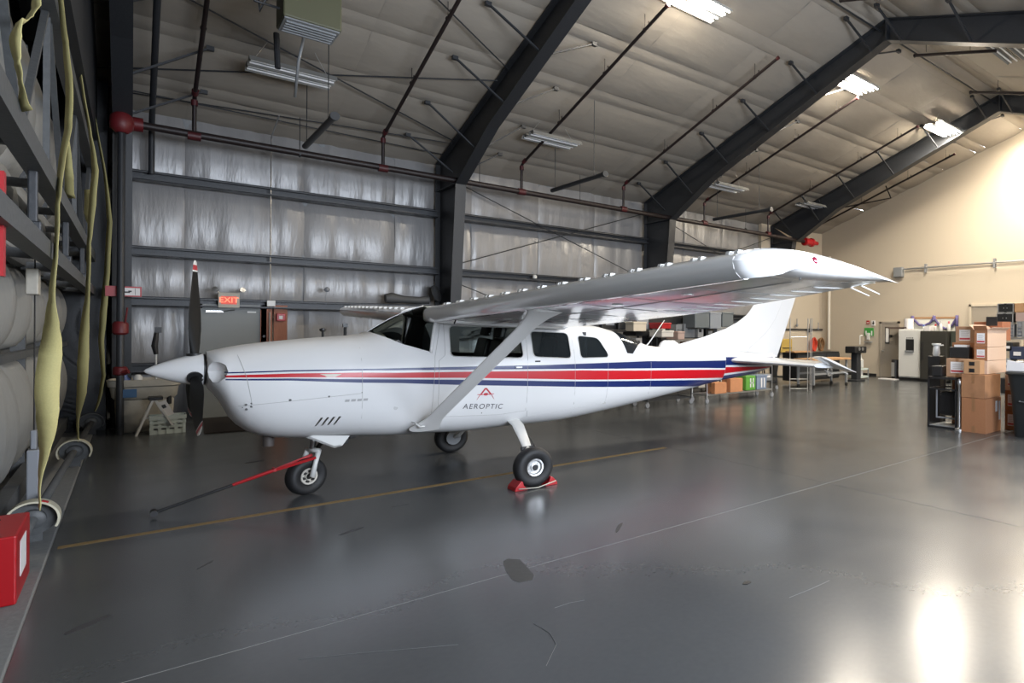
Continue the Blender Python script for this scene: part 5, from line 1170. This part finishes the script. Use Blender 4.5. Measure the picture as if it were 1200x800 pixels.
for (x, y, z, dx, dz, m_, lab) in ((13.1, 12.6, .27, .35, .22, BLACKP, 'small black bin on the lower shelf of the cart behind the stabiliser'), (13.6, 12.6, .27, .3, .2, GREYM, 'small grey bin on the lower shelf of the cart behind the stabiliser'), (13.3, 12.5, .87, .5, .16, BLACKP, 'black tool case on top of the cart behind the stabiliser')):
    t = thing('storage_bin', lab, 'bin', (x, y, z)); MB().b2((-dx/2, -.18, 0), (dx/2, .18, dz)).build('bin_body', m_, t, bevel=.015); MB().b2((-dx/4, -.19, dz*.5), (dx/4, -.18, dz*.8)).build('bin_label', PAPER, t)

# racks of equipment behind the cabin
def rack(x, y, L_, H_, lab, n=4, m=STEEL, D=.6):
    t = thing('storage_rack', lab, 'rack', (x, y, 0))
    for a in (-L_/2, L_/2):
        for b in (-D/2, D/2): MB().b2((a-.02, b-.02, 0), (a+.02, b+.02, H_)).build('upright', m, t)
    zs_ = [.15+(H_-.2)*k/(n-1) for k in range(n)]
    for z in zs_: MB().b2((-L_/2, -D/2, z-.02), (L_/2, D/2, z)).build('shelf_board', m, t)
    return zs_
random.seed(11)
PAL = [BLACKP, BLACKP, BLACKP, GREYM, GREYP, STEEL, mat('white_box_card', (.55, .53, .50), .8), CARD, mat('dark_grey_fabric', (.04, .04, .045), .9)]
NMS = ['black', 'black', 'black', 'grey metal', 'grey plastic', 'dark steel', 'off-white', 'brown cardboard', 'charcoal']
for r, (x, y, L_, H_, lab, pos) in enumerate(((8.6, 13.4, 2.3, 1.85, 'dark storage rack seen behind the rear cabin windows', 'left'), (11.0, 13.3, 2.3, 1.62, 'dark storage rack seen behind the antenna', 'middle'), (13.6, 13.9, 2.2, 1.60, 'dark storage rack seen behind the dorsal fin', 'right'))):
    zs_ = rack(x, y, L_, H_, lab)
    for k, z in enumerate(zs_):
        nb = 5; xx = x-L_/2+.08
        lev = ['bottom', 'second', 'third', 'top'][k]; cnt = 0
        while xx < x+L_/2-.25:
            wd = random.uniform(.22, .5); i = random.randrange(len(PAL)); hh = random.uniform(.18, .36) if k < 3 else random.uniform(.15, .42)
            if k == 3 and r > 0: i = random.choice([0, 3, 6])
            if xx+wd > x+L_/2: break
            ordn = ['first', 'second', 'third', 'fourth', 'fifth', 'sixth', 'seventh', 'eighth'][cnt]
            t = thing('equipment_box', '%s equipment box, %s from the left on the %s shelf of the %s rack' % (NMS[i], ordn, lev, pos), 'box', (xx+wd/2, y-.05, z), group='equipment on the storage racks')
            MB().b2((-wd/2+.01, -.24, 0), (wd/2-.01, .24, hh)).build('box_body', PAL[i], t, bevel=.012)
            if i in (0, 1, 2, 5): MB().b2((-wd*.25, -.25, hh*.35), (wd*.25, -.24, hh*.6)).build('front_panel', random.choice([GREYM, GREYP, PAPER]), t)
            elif i == 6: MB().b2((-wd*.3, -.245, hh*.5), (wd*.1, -.24, hh*.8)).build('front_panel', BLACKP, t)
            else: MB().tube([(-.06, -.24, hh*.6), (-.06, -.27, hh*.6), (.06, -.27, hh*.6), (.06, -.24, hh*.6)], .008, 6).build('handle', BLACKP, t)
            xx += wd+random.uniform(.02, .1); cnt += 1
# large shapes above the racks
for k, (px0, py0, px1, py1, y, m_, lab, nm) in enumerate((
    (815, 365, 832, 384, 12.9, mat('slate_grey_plastic', (.10, .115, .125), .5), 'slate grey tote above the dorsal fin, left of a pair', 'grey_tote'),
    (833, 366, 846, 385, 12.9, mat('pale_slate_plastic', (.20, .22, .25), .5), 'paler slate tote standing right beside the first tote', 'grey_tote'),
    (847, 366, 860, 383, 13.1, mat('slate_grey_plastic', ()), 'third slate tote nearest the tail fin', 'grey_tote'),
    (776, 378, 787, 385, 12.8, REDP, 'small red box on the rack behind the antenna', 'red_box'),
    (743, 377, 758, 388, 12.9, mat('cream_box_card', (.55, .48, .38), .8), 'cream box on the rack left of the antenna', 'cream_box'),
    (776, 387, 790, 395, 12.8, mat('white_box_card', ()), 'white box low behind the antenna', 'white_box'),
    (795, 388, 803, 398, 12.8, mat('pinkish_card', (.38, .28, .25), .8), 'pinkish brown box just left of the dorsal fin', 'brown_box'))):
    a = at(px0, py1, 'y', y-.3); b = at(px1, py0, 'y', y-.3)
    t = thing(nm, lab, 'box', ((a.x+b.x)/2, y, a.z)); w_ = (b.x-a.x)/2; h_ = b.z-a.z
    MB().b2((-w_, -.28, 0), (w_, .25, h_)).build('box_body', m_, t, bevel=.015); MB().b2((-w_-.01, -.29, h_-.05), (w_+.01, .26, h_)).build('lid', m_, t, bevel=.01)
tb_ = thing('black_tent_case', 'peaked black cover over equipment above the racks', 'cover', (10.3, 13.6, 1.62))
MB().prism([(-.9, .0), (-.9, .45), (-.2, .62), (.3, .5), (1.2, .66), (1.35, .78), (1.6, .5), (1.6, .0)], -.3, .3, 'y').build('cover', mat('black_tarpaulin', (.008, .008, .009), .7), tb_)
mo = thing('monitor', 'black monitor with a pale screen on the rack behind the cabin', 'monitor', at(735, 386, 'y', 13.0))
MB().b2((-.28, -.03, 0), (.28, .03, .34)).build('monitor_case', BLACKP, mo, bevel=.01); MB().lathe([(.10, 0), (.10, .006)], (.03, -.032, .17), (0, -1, 0), 20).build('pale_disc', PAPER, mo); MB().b2((-.5, -.05, -.06), (.5, .05, -.02)).build('monitor_shelf', BLACKP, mo)

# silver stand with rungs, work bench
ld = thing('aluminium_stand', 'tall thin aluminium stand with rungs behind the tailplane', 'stand', (14.15, 11.5, 0))
for px, (x, y) in zip((0, 1, 2, 3), ((-.42, .18), (.0, -.15), (.12, -.2), (.36, .05))): MB().tube([(x, y, 0), (x, y, 2.15)], .014, 8).build('upright', ALU, ld)
for z in (.08, .36, .75, 1.6): MB().tube([(-.42, .18, z), (.0, -.15, z)], .011, 6).build('rung', ALU, ld); MB().tube([(.12, -.2, z+.1), (.36, .05, z+.1)], .011, 6).build('rung', ALU, ld)
wk = thing('work_bench', 'wood-topped work bench on grey castored legs behind the tailplane', 'table', (15.6, 11.9, 0))
MB().b2((-1.0, -.38, .86), (1.0, .38, .92)).build('wooden_top', WOOD, wk, bevel=.006)
for x in (-.85, .85):
    for y in (-.3, .3):
        MB().b2((x-.03, y-.03, .12), (x+.03, y+.03, .86)).build('leg', GREYM, wk); caster(x, y, wk, .06, BLACKP)
MB().b2((-.85, -.32, .42), (.85, -.28, .48)).b2((-.85, .28, .42), (.85, .32, .48)).build('stretcher', GREYM, wk)
MB().lathe([(.10, -.01), (.14, -.01), (.14, .01), (.10, .01)], (-.1, -.34, .5), (0, 1, 0), 20, cap=False).build('hand_wheel', GREYM, wk, smooth=40)
tc_ = thing('tool_chest', 'low black tool chest on the wall behind the work bench', 'cabinet', (16.9, 13.3, 0))
MB().b2((-1.3, -.3, .1), (1.1, .3, 1.05)).build('chest_body', BLACKP, tc_, bevel=.01)
for k in range(4):
    for j in range(3): MB().b2((-1.25+.8*j, -.315, .18+.21*k), (-.5+.8*j, -.3, .36+.21*k)).build('drawer', STEEL, tc_)
tag(MB().b2((15.4, 12.9, 1.06), (16.3, 13.3, 1.10)).build('wooden_board', WOOD), 'light wooden board lying on the tool chest', 'board')
pr_ = thing('bench_grinder', 'grey and black bench machine at the right end of the work bench', 'machine', (18.3, 12.5, .0))
MB().b2((-.10, -.12, 0), (.16, .14, 1.0)).b2((-.25, -.22, 0), (.28, .22, .06)).build('stand', STEEL, pr_, bevel=.02); MB().b2((-.36, -.22, 1.0), (.36, .22, 1.24)).build('machine_head', BLACKP, pr_, bevel=.03)
for x in (-.15, .05): MB().lathe([(.06, 0), (.06, .012)], (x, -.25, 1.15), (0, -1, 0), 14).build('dial', CHROME, pr_)
MB().tube([(.25, 0, 1.3), (.25, 0, 1.62), (.4, 0, 1.62)], .02, 8).build('lever', WHITEM, pr_)
tag(MB().lathe([(.10, 0), (.11, .02), (.11, .28), (.04, .34), (.03, .48)], (19.35, 13.0, .42), n=18).build('spray_bottle', WHITEM, smooth=40), 'white bottle on the low stand left of the gable door', 'bottle')
t = thing('low_stand', 'low clear plastic stand on the floor left of the gable door', 'stand', (19.3, 13.1, 0))
MB().b2((-.4, -.3, .05), (.3, .3, .12)).b2((-.4, -.3, .34), (.3, .3, .40)).build('shelf', PGLASS, t); [MB().b2((x-.02, y-.02, 0), (x+.02, y+.02, .4)).build('leg', GREYM, t) for x in (-.38, .28) for y in (-.28, .28)]
MB().b2((-.2, -.2, .12), (.05, .1, .30)).build('packet', PAPER, t)
# eyewash, signs, switch
XW = GX-.03
def wr(px, py, x=XW): return at(px, py, 'x', x)
def plate(name, px0, py0, px1, py1, m, lab, cat, th=.03, x=XW):
    a = wr(px0, py0, x); b = wr(px1, py1, x)
    return tag(MB().b2((x-th, min(a.y, b.y), min(a.z, b.z)), (x, max(a.y, b.y), max(a.z, b.z))).build(name, m, bevel=.004), lab, cat)
g_ = plate('eyewash_panel', 1013.5, 384, 1024, 393.5, mat('green_sign_plastic', (.05, .30, .06), .45), 'green eyewash station panel on the gable wall', 'sign')
q = Vector(g_.location)
MB().b2((-.10, -.06, -.16), (-.02, .06, .12)).build('white_bottle', WHITEM, g_, bevel=.02); MB().b2((-.12, -.17, -.26), (-.0, .17, -.22)).build('tray', GREYM, g_); MB().b2((-.02, -.16, .02), (-.016, -.10, .20)).build('white_mark', PAPER, g_); MB().b2((-.02, .10, .02), (-.016, .16, .20)).build('white_mark', PAPER, g_)
p_ = plate('red_sign', 1015.5, 375.5, 1019, 379.5, REDP, 'small red sign above the green eyewash panel', 'sign', .02)
MB().b2((-.016, -.05, .04), (-.012, .05, .07)).build('white_bar', PAPER, p_)
p_ = plate('arrow_sign', 1021.5, 375.5, 1026, 381.5, PAPER, 'small white sign with a black arrow beside the red sign', 'sign', .02)
MB().prism([(0, .03), (-.06, .12), (-.02, .12), (-.02, .18), (.02, .18), (.02, .12), (.06, .12)], -.016, -.012, 'x').build('arrow', BLACKP, p_)
p_ = plate('light_switch', 1042.5, 392, 1047, 396, mat('cream_plate', (.55, .50, .36), .5), 'cream switch plate right of the gable door', 'switch', .02); MB().b2((-.02, -.03, .04), (-.01, .03, .1)).build('switch_toggle', BLACKP, p_)
tcn = thing('waste_bin', 'slim black and silver waste bin beside the gable door', 'bin', (20.3, 12.1, 0))
MB().lathe([(.15, 0), (.15, .1), (.15, .68), (.14, .72), (.02, .73)], n=24).build('bin_body', BLACKP, tcn, smooth=40); MB().b2((-.157, -.05, .1), (-.14, .08, .62)).build('silver_band', ALU, tcn)
tag(MB().prism([(19.7, 11.8), (19.75, 12.5), (20.0, 12.5), (20.05, 11.8)], .001, .03, 'z').build('floor_scale', PAPER), 'flat white plate on the floor in front of the waste bin', 'plate')
# refrigerators
fr = thing('white_refrigerator', 'tall off-white refrigerator with a black water dispenser', 'refrigerator', (20.35, 11.35, 0))
MB().b2((-.32, -.45, .10), (.35, .45, 1.86)).build('cabinet', WHITEM, fr, bevel=.015); MB().b2((-.36, -.44, .14), (-.32, .44, 1.83)).build('door', WHITEM, fr, bevel=.012)
MB().b2((-.37, -.18, 1.08), (-.358, .14, 1.50)).build('dispenser', BLACKP, fr); MB().b2((-.42, -.19, 1.04), (-.36, .16, 1.09)).build('drip_tray', GREYM, fr)
for k in range(4): MB().b2((-.375, -.15+.075*k, 1.53), (-.362, -.12+.075*k, 1.56)).build('button', BLACKP, fr)
MB().b2((-.3, -.43, 0), (.3, .43, .1)).build('plinth', BLACKP, fr)
dk_ = thing('dark_refrigerator', 'tall charcoal refrigerator standing right of the white one', 'refrigerator', (20.25, 10.33, 0))
MB().b2((-.42, -.50, .06), (.40, .50, 1.80)).build('cabinet', mat('charcoal_enamel', (.035, .034, .030), .45), dk_, bevel=.012); MB().b2((-.46, -.49, .1), (-.42, .49, 1.78)).build('door', mat('charcoal_enamel', ()), dk_, bevel=.012)
MB().b2((-.5, .38, .8), (-.46, .42, 1.4)).build('door_handle', BLACKP, dk_, bevel=.01); MB().b2((-.4, -.48, 0), (.38, .48, .06)).build('plinth', BLACKP, dk_)
tag(MB().b2((20.0, 9.35, 0), (20.6, 9.78, 1.78)).build('green_locker', mat('dark_green_locker', (.045, .055, .045), .5), bevel=.01), 'dark green locker behind the cardboard boxes', 'cabinet')
tag(MB().lathe([(.17, 0), (.17, .38), (.05, .38)], (20.3, 11.55, 1.87), n=24).build('paper_roll', PAPER, smooth=40), 'white paper roll standing on the white refrigerator', 'roll')
tag(MB().b2((20.1, 11.78, 1.87), (20.7, 12.3, 1.90)).b2((20.1, 11.55, 1.9), (20.5, 12.4, 1.94)).build('flat_tray', mat('brown_tray', (.10, .07, .06), .6)), 'flat dark tray lying across the top of the white refrigerator', 'tray')
for (y, m_, h_, lab) in ((10.9, mat('blue_cleaner', (.03, .12, .45), .4), .22, 'blue topped bottle on the charcoal refrigerator'), (10.45, mat('red_cleaner', (.5, .04, .05), .4), .24, 'red capped bottle on the charcoal refrigerator'), (10.25, WHITEM, .36, 'tall white bottle on the charcoal refrigerator'), (9.95, mat('pink_cleaner', (.55, .16, .18), .4), .34, 'pink bottle on the charcoal refrigerator')):
    t = thing('cleaning_bottle', lab, 'bottle', (20.2, y, 1.80)); MB().lathe([(.06, 0), (.065, .02), (.06, h_*.6), (.025, h_*.75), (.02, h_*.8)], n=14).build('bottle_body', WHITEM, t, smooth=40); MB().lathe([(.03, h_*.7), (.035, h_), (.0, h_+.01)], n=12).build('bottle_cap', m_, t, smooth=40)
tag(MB().b2((20.05, 10.6, 1.80), (20.35, 10.8, 1.98)).build('tissue_box', PAPER, bevel=.005), 'white tissue box on the charcoal refrigerator', 'box')
# notice board with purple garland
a = wr(1071, 372.5); b = wr(1123, 389)
nb_ = thing('notice_board', 'white notice board behind the refrigerators', 'board', (XW, (a.y+b.y)/2, b.z-.25)); hy = (a.y-b.y)/2; hz = a.z-b.z+.25
MB().b2((-.03, -hy, 0), (0, hy, hz)).build('board_panel', mat('cream_board', (.80, .80, .72), .6), nb_); MB().b2((-.05, -hy-.02, hz-.04), (-.02, hy+.02, hz+.03)).build('board_frame', WOOD, nb_)
gm = MB(); base = Vector((XW-.09, 0, 0)); y0, y1 = a.y, b.y; zt_ = a.z+.02
def gpt(u):
    seg = u*2; f_ = seg % 1 if u < 1 else 1; sag = .34 if u < .5 else .46
    return Vector((XW-.10, y0+(y1-y0)*u, zt_-sag*4*f_*(1-f_)*.9))
gm.tube([gpt(i/40)+Vector((.01*math.sin(i*3), 0, .015*math.sin(i*5))) for i in range(41)], .045, 8)
for y in (y0, (y0+y1)/2, y1): gm.tube([(XW-.1, y, zt_+.06), (XW-.1, y+.02, zt_-.1), (XW-.1, y, zt_-(.55 if y != (y0+y1)/2 else .12))], .06, 8)
tag(gm.build('garland', mat('purple_tinsel', (.12, .10, .24), .7, 0, .8, 60), smooth=True), 'purple tinsel garland swagged over the notice board', 'garland')

# stack of boxes in front, near the right edge -----------------------------------
carton('cardboard_box', 'largest brown cardboard box on the floor at the foot of the front stack', (10.90, 4.74, 0), (.66, .44, .61), CARD)
bx = carton('cardboard_box', 'brown cardboard box resting on the largest floor box', (10.90, 4.75, .615), (.66, .43, .41), mat('smudged_cardboard', (.31, .15, .07), .85, 0, .1, 5, var=.35))
for s in ((.10, -.221, .34, .18, .26), (.26, -.221, .25, .07, .38)):
    pass
lb = MB().b2((10.98, 4.515, .36), (11.06, 4.519, .55)).build('shipping_label', PAPER); tag(lb, 'white shipping label on the side of the largest floor box', 'label')
lb = MB().b2((11.12, 4.515, .20), (11.19, 4.519, .54)).build('shipping_label', mat('grey_label', (.42, .42, .44), .6)); tag(lb, 'long grey label on the side of the largest floor box', 'label')
am = carton('cardboard_box', 'small tan box with two black square marks on the front stack', (10.745, 4.81, 1.03), (.19, .30, .25), mat('tan_cardboard', (.42, .24, .12), .85, var=.08, bump=.05), tape=False)
for z in (.03, .15): MB().b2((-.099, -.05, z), (-.096, .05, z+.07)).build('black_mark', BLACKP, am)
for k, (z, h_) in enumerate(((1.03, .235), (1.27, .24), (1.515, .30))):
    lab = ('lowest of the three pale pink boxes stacked on the front stack', 'middle pale pink box of the three stacked boxes', 'open topmost pale pink box of the front stack')[k]
    c = carton('pale_box', lab, (11.27 if k else 11.27, 4.735, z), (.84, .24, h_), CARDL, label_=k > 0, tape=False)
    if k:
        MB().b2((-.4215, -.12, 0), (-.4202, .12, h_)).build('box_end', CARD, c)
    if k == 2:
        MB().add([(-.42, .12, h_), (.42, .12, h_), (.42, .22, h_+.10), (-.42, .22, h_+.10)], [(0, 1, 2, 3)]).add([(-.42, -.12, h_), (.42, -.12, h_), (.40, -.20, h_+.05), (-.40, -.20, h_+.05)], [(0, 1, 2, 3)]).build('open_flap', CARDL, c, solid=.005)
        MB().add([(-.42, -.12, h_), (-.42, .12, h_), (-.48, .12, h_+.08), (-.48, -.12, h_+.08)], [(0, 1, 2, 3)]).build('open_flap', CARD, c, solid=.005)
carton('cardboard_box', 'reddish box high on the stack behind the open pale box', (11.85, 4.95, 1.62), (.40, .55, .36), mat('reddish_cardboard', (.36, .14, .07), .85, var=.1, bump=.05), tape=False)
tag(MB().b2((11.5, 4.72, 1.90), (11.53, 4.92, 2.07)).build('small_frame', BLACKP), 'small black picture frame on top of the box stack', 'frame')
carton('cardboard_box', 'brown box column partly hidden behind the front stack', (11.35, 5.15, 0), (.5, .5, 1.58), CARD, tape=False)
# black frame table with boxes left of the stack
tf = thing('black_frame_stand', 'open black metal frame stand left of the floor boxes', 'stand', (10.95, 5.35, 0))
for x in (-.32, .32):
    for y in (-.26, .28): MB().b2((x-.014, y-.014, 0), (x+.014, y+.014, .92)).build('post', BLACKP, tf)
for z in (.02, .72, .92):
    r_ = MB()
    for x in (-.32, .32): r_.b2((x-.014, -.26, z-.014), (x+.014, .28, z+.014))
    for y in (-.26, .28): r_.b2((-.32, y-.014, z-.014), (.32, y+.014, z+.014))
    r_.build('rail', BLACKP, tf)
MB().b2((-.33, -.27, .92), (.33, .29, .945)).build('top_board', BLACKP, tf); MB().b2((-.3, -.25, .03), (.3, .27, .04)).build('bottom_plate', GREYM, tf)
ch = thing('round_black_case', 'black rounded case with a pale rim inside the frame stand', 'case', (11.05, 5.38, .04)); MB().b2((-.18, -.2, .16), (.2, .2, .62)).build('case_body', BLACKP, ch, bevel=.08); MB().b2((-.20, -.22, .12), (-.17, -.19, .66)).b2((-.20, .19, .12), (-.17, .22, .66)).b2((-.20, -.22, .64), (-.17, .22, .67)).b2((-.20, -.22, .11), (-.17, .22, .14)).build('pale_rim', GREYP, ch, bevel=.01)
pp_ = thing('chrome_post', 'chrome stanchion standing in front of the frame stand', 'post', (10.62, 5.02, 0)); MB().lathe([(.08, 0), (.08, .03), (.03, .06), (.028, .82), (.04, .84), (.04, .88), (.02, .93)], n=16).build('stanchion', CHROME, pp_, smooth=40)
tag(MB().b2((10.72, 5.42, .95), (10.95, 5.62, 1.14)).build('black_box', BLACKP, bevel=.01), 'small black box at the left end of the frame stand', 'box')
carton('cardboard_box', 'brown box with a white label standing on the frame stand', (11.05, 5.15, .95), (.52, .42, .34), mat('light_brown_cardboard', (.38, .22, .13), .8, var=.08, bump=.05), label_=True)
hb = tag(MB().b2((10.95, 5.0, 1.30), (11.25, 5.38, 1.50)).build('black_case', BLACKP, bevel=.01), 'black case on top of the labelled box', 'case')
tag(MB().b2((10.98, 5.05, 1.50), (11.25, 5.3, 1.54)).build('paper_stack', PAPER), 'thin stack of paper on the black case', 'paper')
carton('cardboard_box', 'brown box with a white label above the black case', (11.30, 5.16, 1.545), (.36, .36, .34), mat('light_brown_cardboard', ()), label_=True, tape=False)
tag(MB().b2((11.32, 4.98, .98), (11.70, 5.40, 1.54)).build('box_pile', CARD), 'brown box standing behind the black case', 'box')
tag(MB().lathe([(.06, 0), (.075, .05), (.06, .2), (.09, .22), (.09, .25)], (11.35, 5.85, 1.30), n=16).tube([(11.35, 5.85, 1.5), (11.35, 5.7, 1.52)], .015, 6).build('white_jug', WHITEM, smooth=40), 'white jug standing left of the black case', 'jug')
tag(MB().b2((11.25, 5.72, 0), (11.5, 5.98, 1.30)).build('dark_pedestal', BLACKP, bevel=.01), 'slim dark pedestal beneath the white jug', 'pedestal')
# wheeled black bin
bn = thing('wheeled_bin', 'big black wheeled bin cut off by the right edge', 'bin', (10.98, 3.86, 0))
rr = [[(x*a_, y*b_, z) for x, y in [(math.copysign(abs(math.cos(t))**.4, math.cos(t)), math.copysign(abs(math.sin(t))**.4, math.sin(t))) for t in [2*PI*k/40 for k in range(40)]]] for a_, b_, z in ((.30, .24, .0), (.31, .25, .03), (.36, .30, .75), (.37, .31, .80), (.40, .34, 1.02), (.41, .35, 1.06))]
MB().loft(rr).build('bin_body', mat('black_bin_plastic', (.014, .016, .017), .5), bn, smooth=40)
MB().loft([[(x*a_, y*b_, z) for x, y in [(math.copysign(abs(math.cos(t))**.4, math.cos(t)), math.copysign(abs(math.sin(t))**.4, math.sin(t))) for t in [2*PI*k/40 for k in range(40)]]] for a_, b_, z in ((.43, .37, 1.06), (.44, .38, 1.08), (.43, .37, 1.105), (.38, .33, 1.115))]).build('bin_lid', mat('black_bin_plastic', ()), bn, smooth=40)
MB().tube([(-.36, -.1, .62), (-.42, -.1, .62), (-.42, .1, .62), (-.36, .1, .62)], .012, 8).build('bin_catch', GREYM, bn)
pk = thing('white_package', 'crumpled white package lying on the black bin lid', 'package', (10.80, 4.05, 1.117))
MB().add([(-.14, -.16, 0), (.12, -.17, 0), (.13, .15, 0), (-.13, .17, 0), (-.12, -.13, .15), (.10, -.15, .10), (.12, .13, .13), (-.10, .16, .19)], [(0, 3, 2, 1), (4, 5, 6, 7), (0, 1, 5, 4), (1, 2, 6, 5), (2, 3, 7, 6), (3, 0, 4, 7)]).build('package_body', PAPER, pk, bevel=.012)
for k in range(3):
    t = carton('pale_box', ('lowest', 'middle', 'upper')[k]+' of the narrow boxes wedged between the stack and the bin', (11.55, 4.38, .0+.36*k), (.35, .26, .35), CARD if k < 2 else CARDL, label_=True, tape=False)
# shelving of flight cases at the far right
sh = thing('wire_shelving', 'chrome wire shelving loaded with flight cases at the right edge', 'rack', (16.0, 5.5, 0))
for x in (-.3, .3):
    for y in (-1.6, .95): MB().tube([(x, y, 0), (x, y, 2.1)], .016, 8).build('post', CHROME, sh)
for z in (.2, .85, 1.62):
    s = MB()
    for x in (-.3, .3): s.bar((x, -1.6, z), (x, .95, z), .012, .035)
    for k in range(18): s.bar((-.3, -1.6+.15*k, z), (.3, -1.6+.15*k, z), .006, .006)
    s.build('wire_shelf', CHROME, sh)
CG = 'flight cases on the right-hand shelving'
for (y, z, dy, dz, lab) in ((6.22, 2.28, .38, .22, 'topmost flight case at the left end of the right-hand shelving'), (6.24, 2.02, .40, .23, 'flight case directly below the topmost one'), (6.22, 1.66, .40, .32, 'grey striped case at the left end under two flight cases'), (5.78, 1.66, .30, .38, 'upright flight case right of the striped case'), (5.30, 1.66, .50, .80, 'tall flight case with a chrome hinge at the right edge'), (5.45, .90, .36, .62, 'upright flight case on the second shelf at the right edge')):
    c = hard_case('flight_case', lab, (15.95, y, z), (.5, dy, dz), BLACKP if 'striped' not in lab else GREYP, group=CG)
    if 'striped' in lab: [MB().b2((-.27, -dy/2, .05+.09*k), (-.25, dy/2, .07+.09*k)).build('stripe', CHROME, c) for k in range(3)]
    MB().b2((-.275, -dy*.08, 0), (-.25, dy*.08, dz)).build('case_strap', ALU if dz > .35 else BLACKP, c)
carton('cardboard_box', 'tan box on top of the right-hand shelving', (15.95, 5.75, 2.28), (.5, .5, .22), mat('tan_cardboard', ()))
carton('cardboard_box', 'pinkish box under the tan box on the right-hand shelving', (15.95, 5.82, 2.05), (.5, .3, .22), mat('pinkish_card', ()), tape=False)
for (y, z, dy, dz, m_, lab) in ((6.2, 1.30, .30, .22, BLACKP, 'small black gadget case on the second shelf'), (5.95, 1.1, .36, .32, mat('navy_fabric', (.03, .04, .08), .8), 'navy fabric bag on the second shelf'), (6.25, .87, .30, .24, GREYP, 'grey box at the left of the second shelf'), (5.8, .87, .34, .2, CHROME, 'shiny metal box on the second shelf'), (6.1, .22, .5, .4, BLACKP, 'black trunk on the bottom shelf'), (5.4, .22, .5, .35, GREYP, 'grey trunk on the bottom shelf')):
    t = thing('shelf_item', lab, 'box', (15.95, y, z)); MB().b2((-.24, -dy/2, 0), (.24, dy/2, dz)).build('item_body', m_, t, bevel=.02); MB().b2((-.25, -dy*.3, dz*.3), (-.24, dy*.2, dz*.6)).build('item_label', PAPER if m_ is not CHROME else BLACKP, t)
# cone of small parts near the far shelving, out by the wall
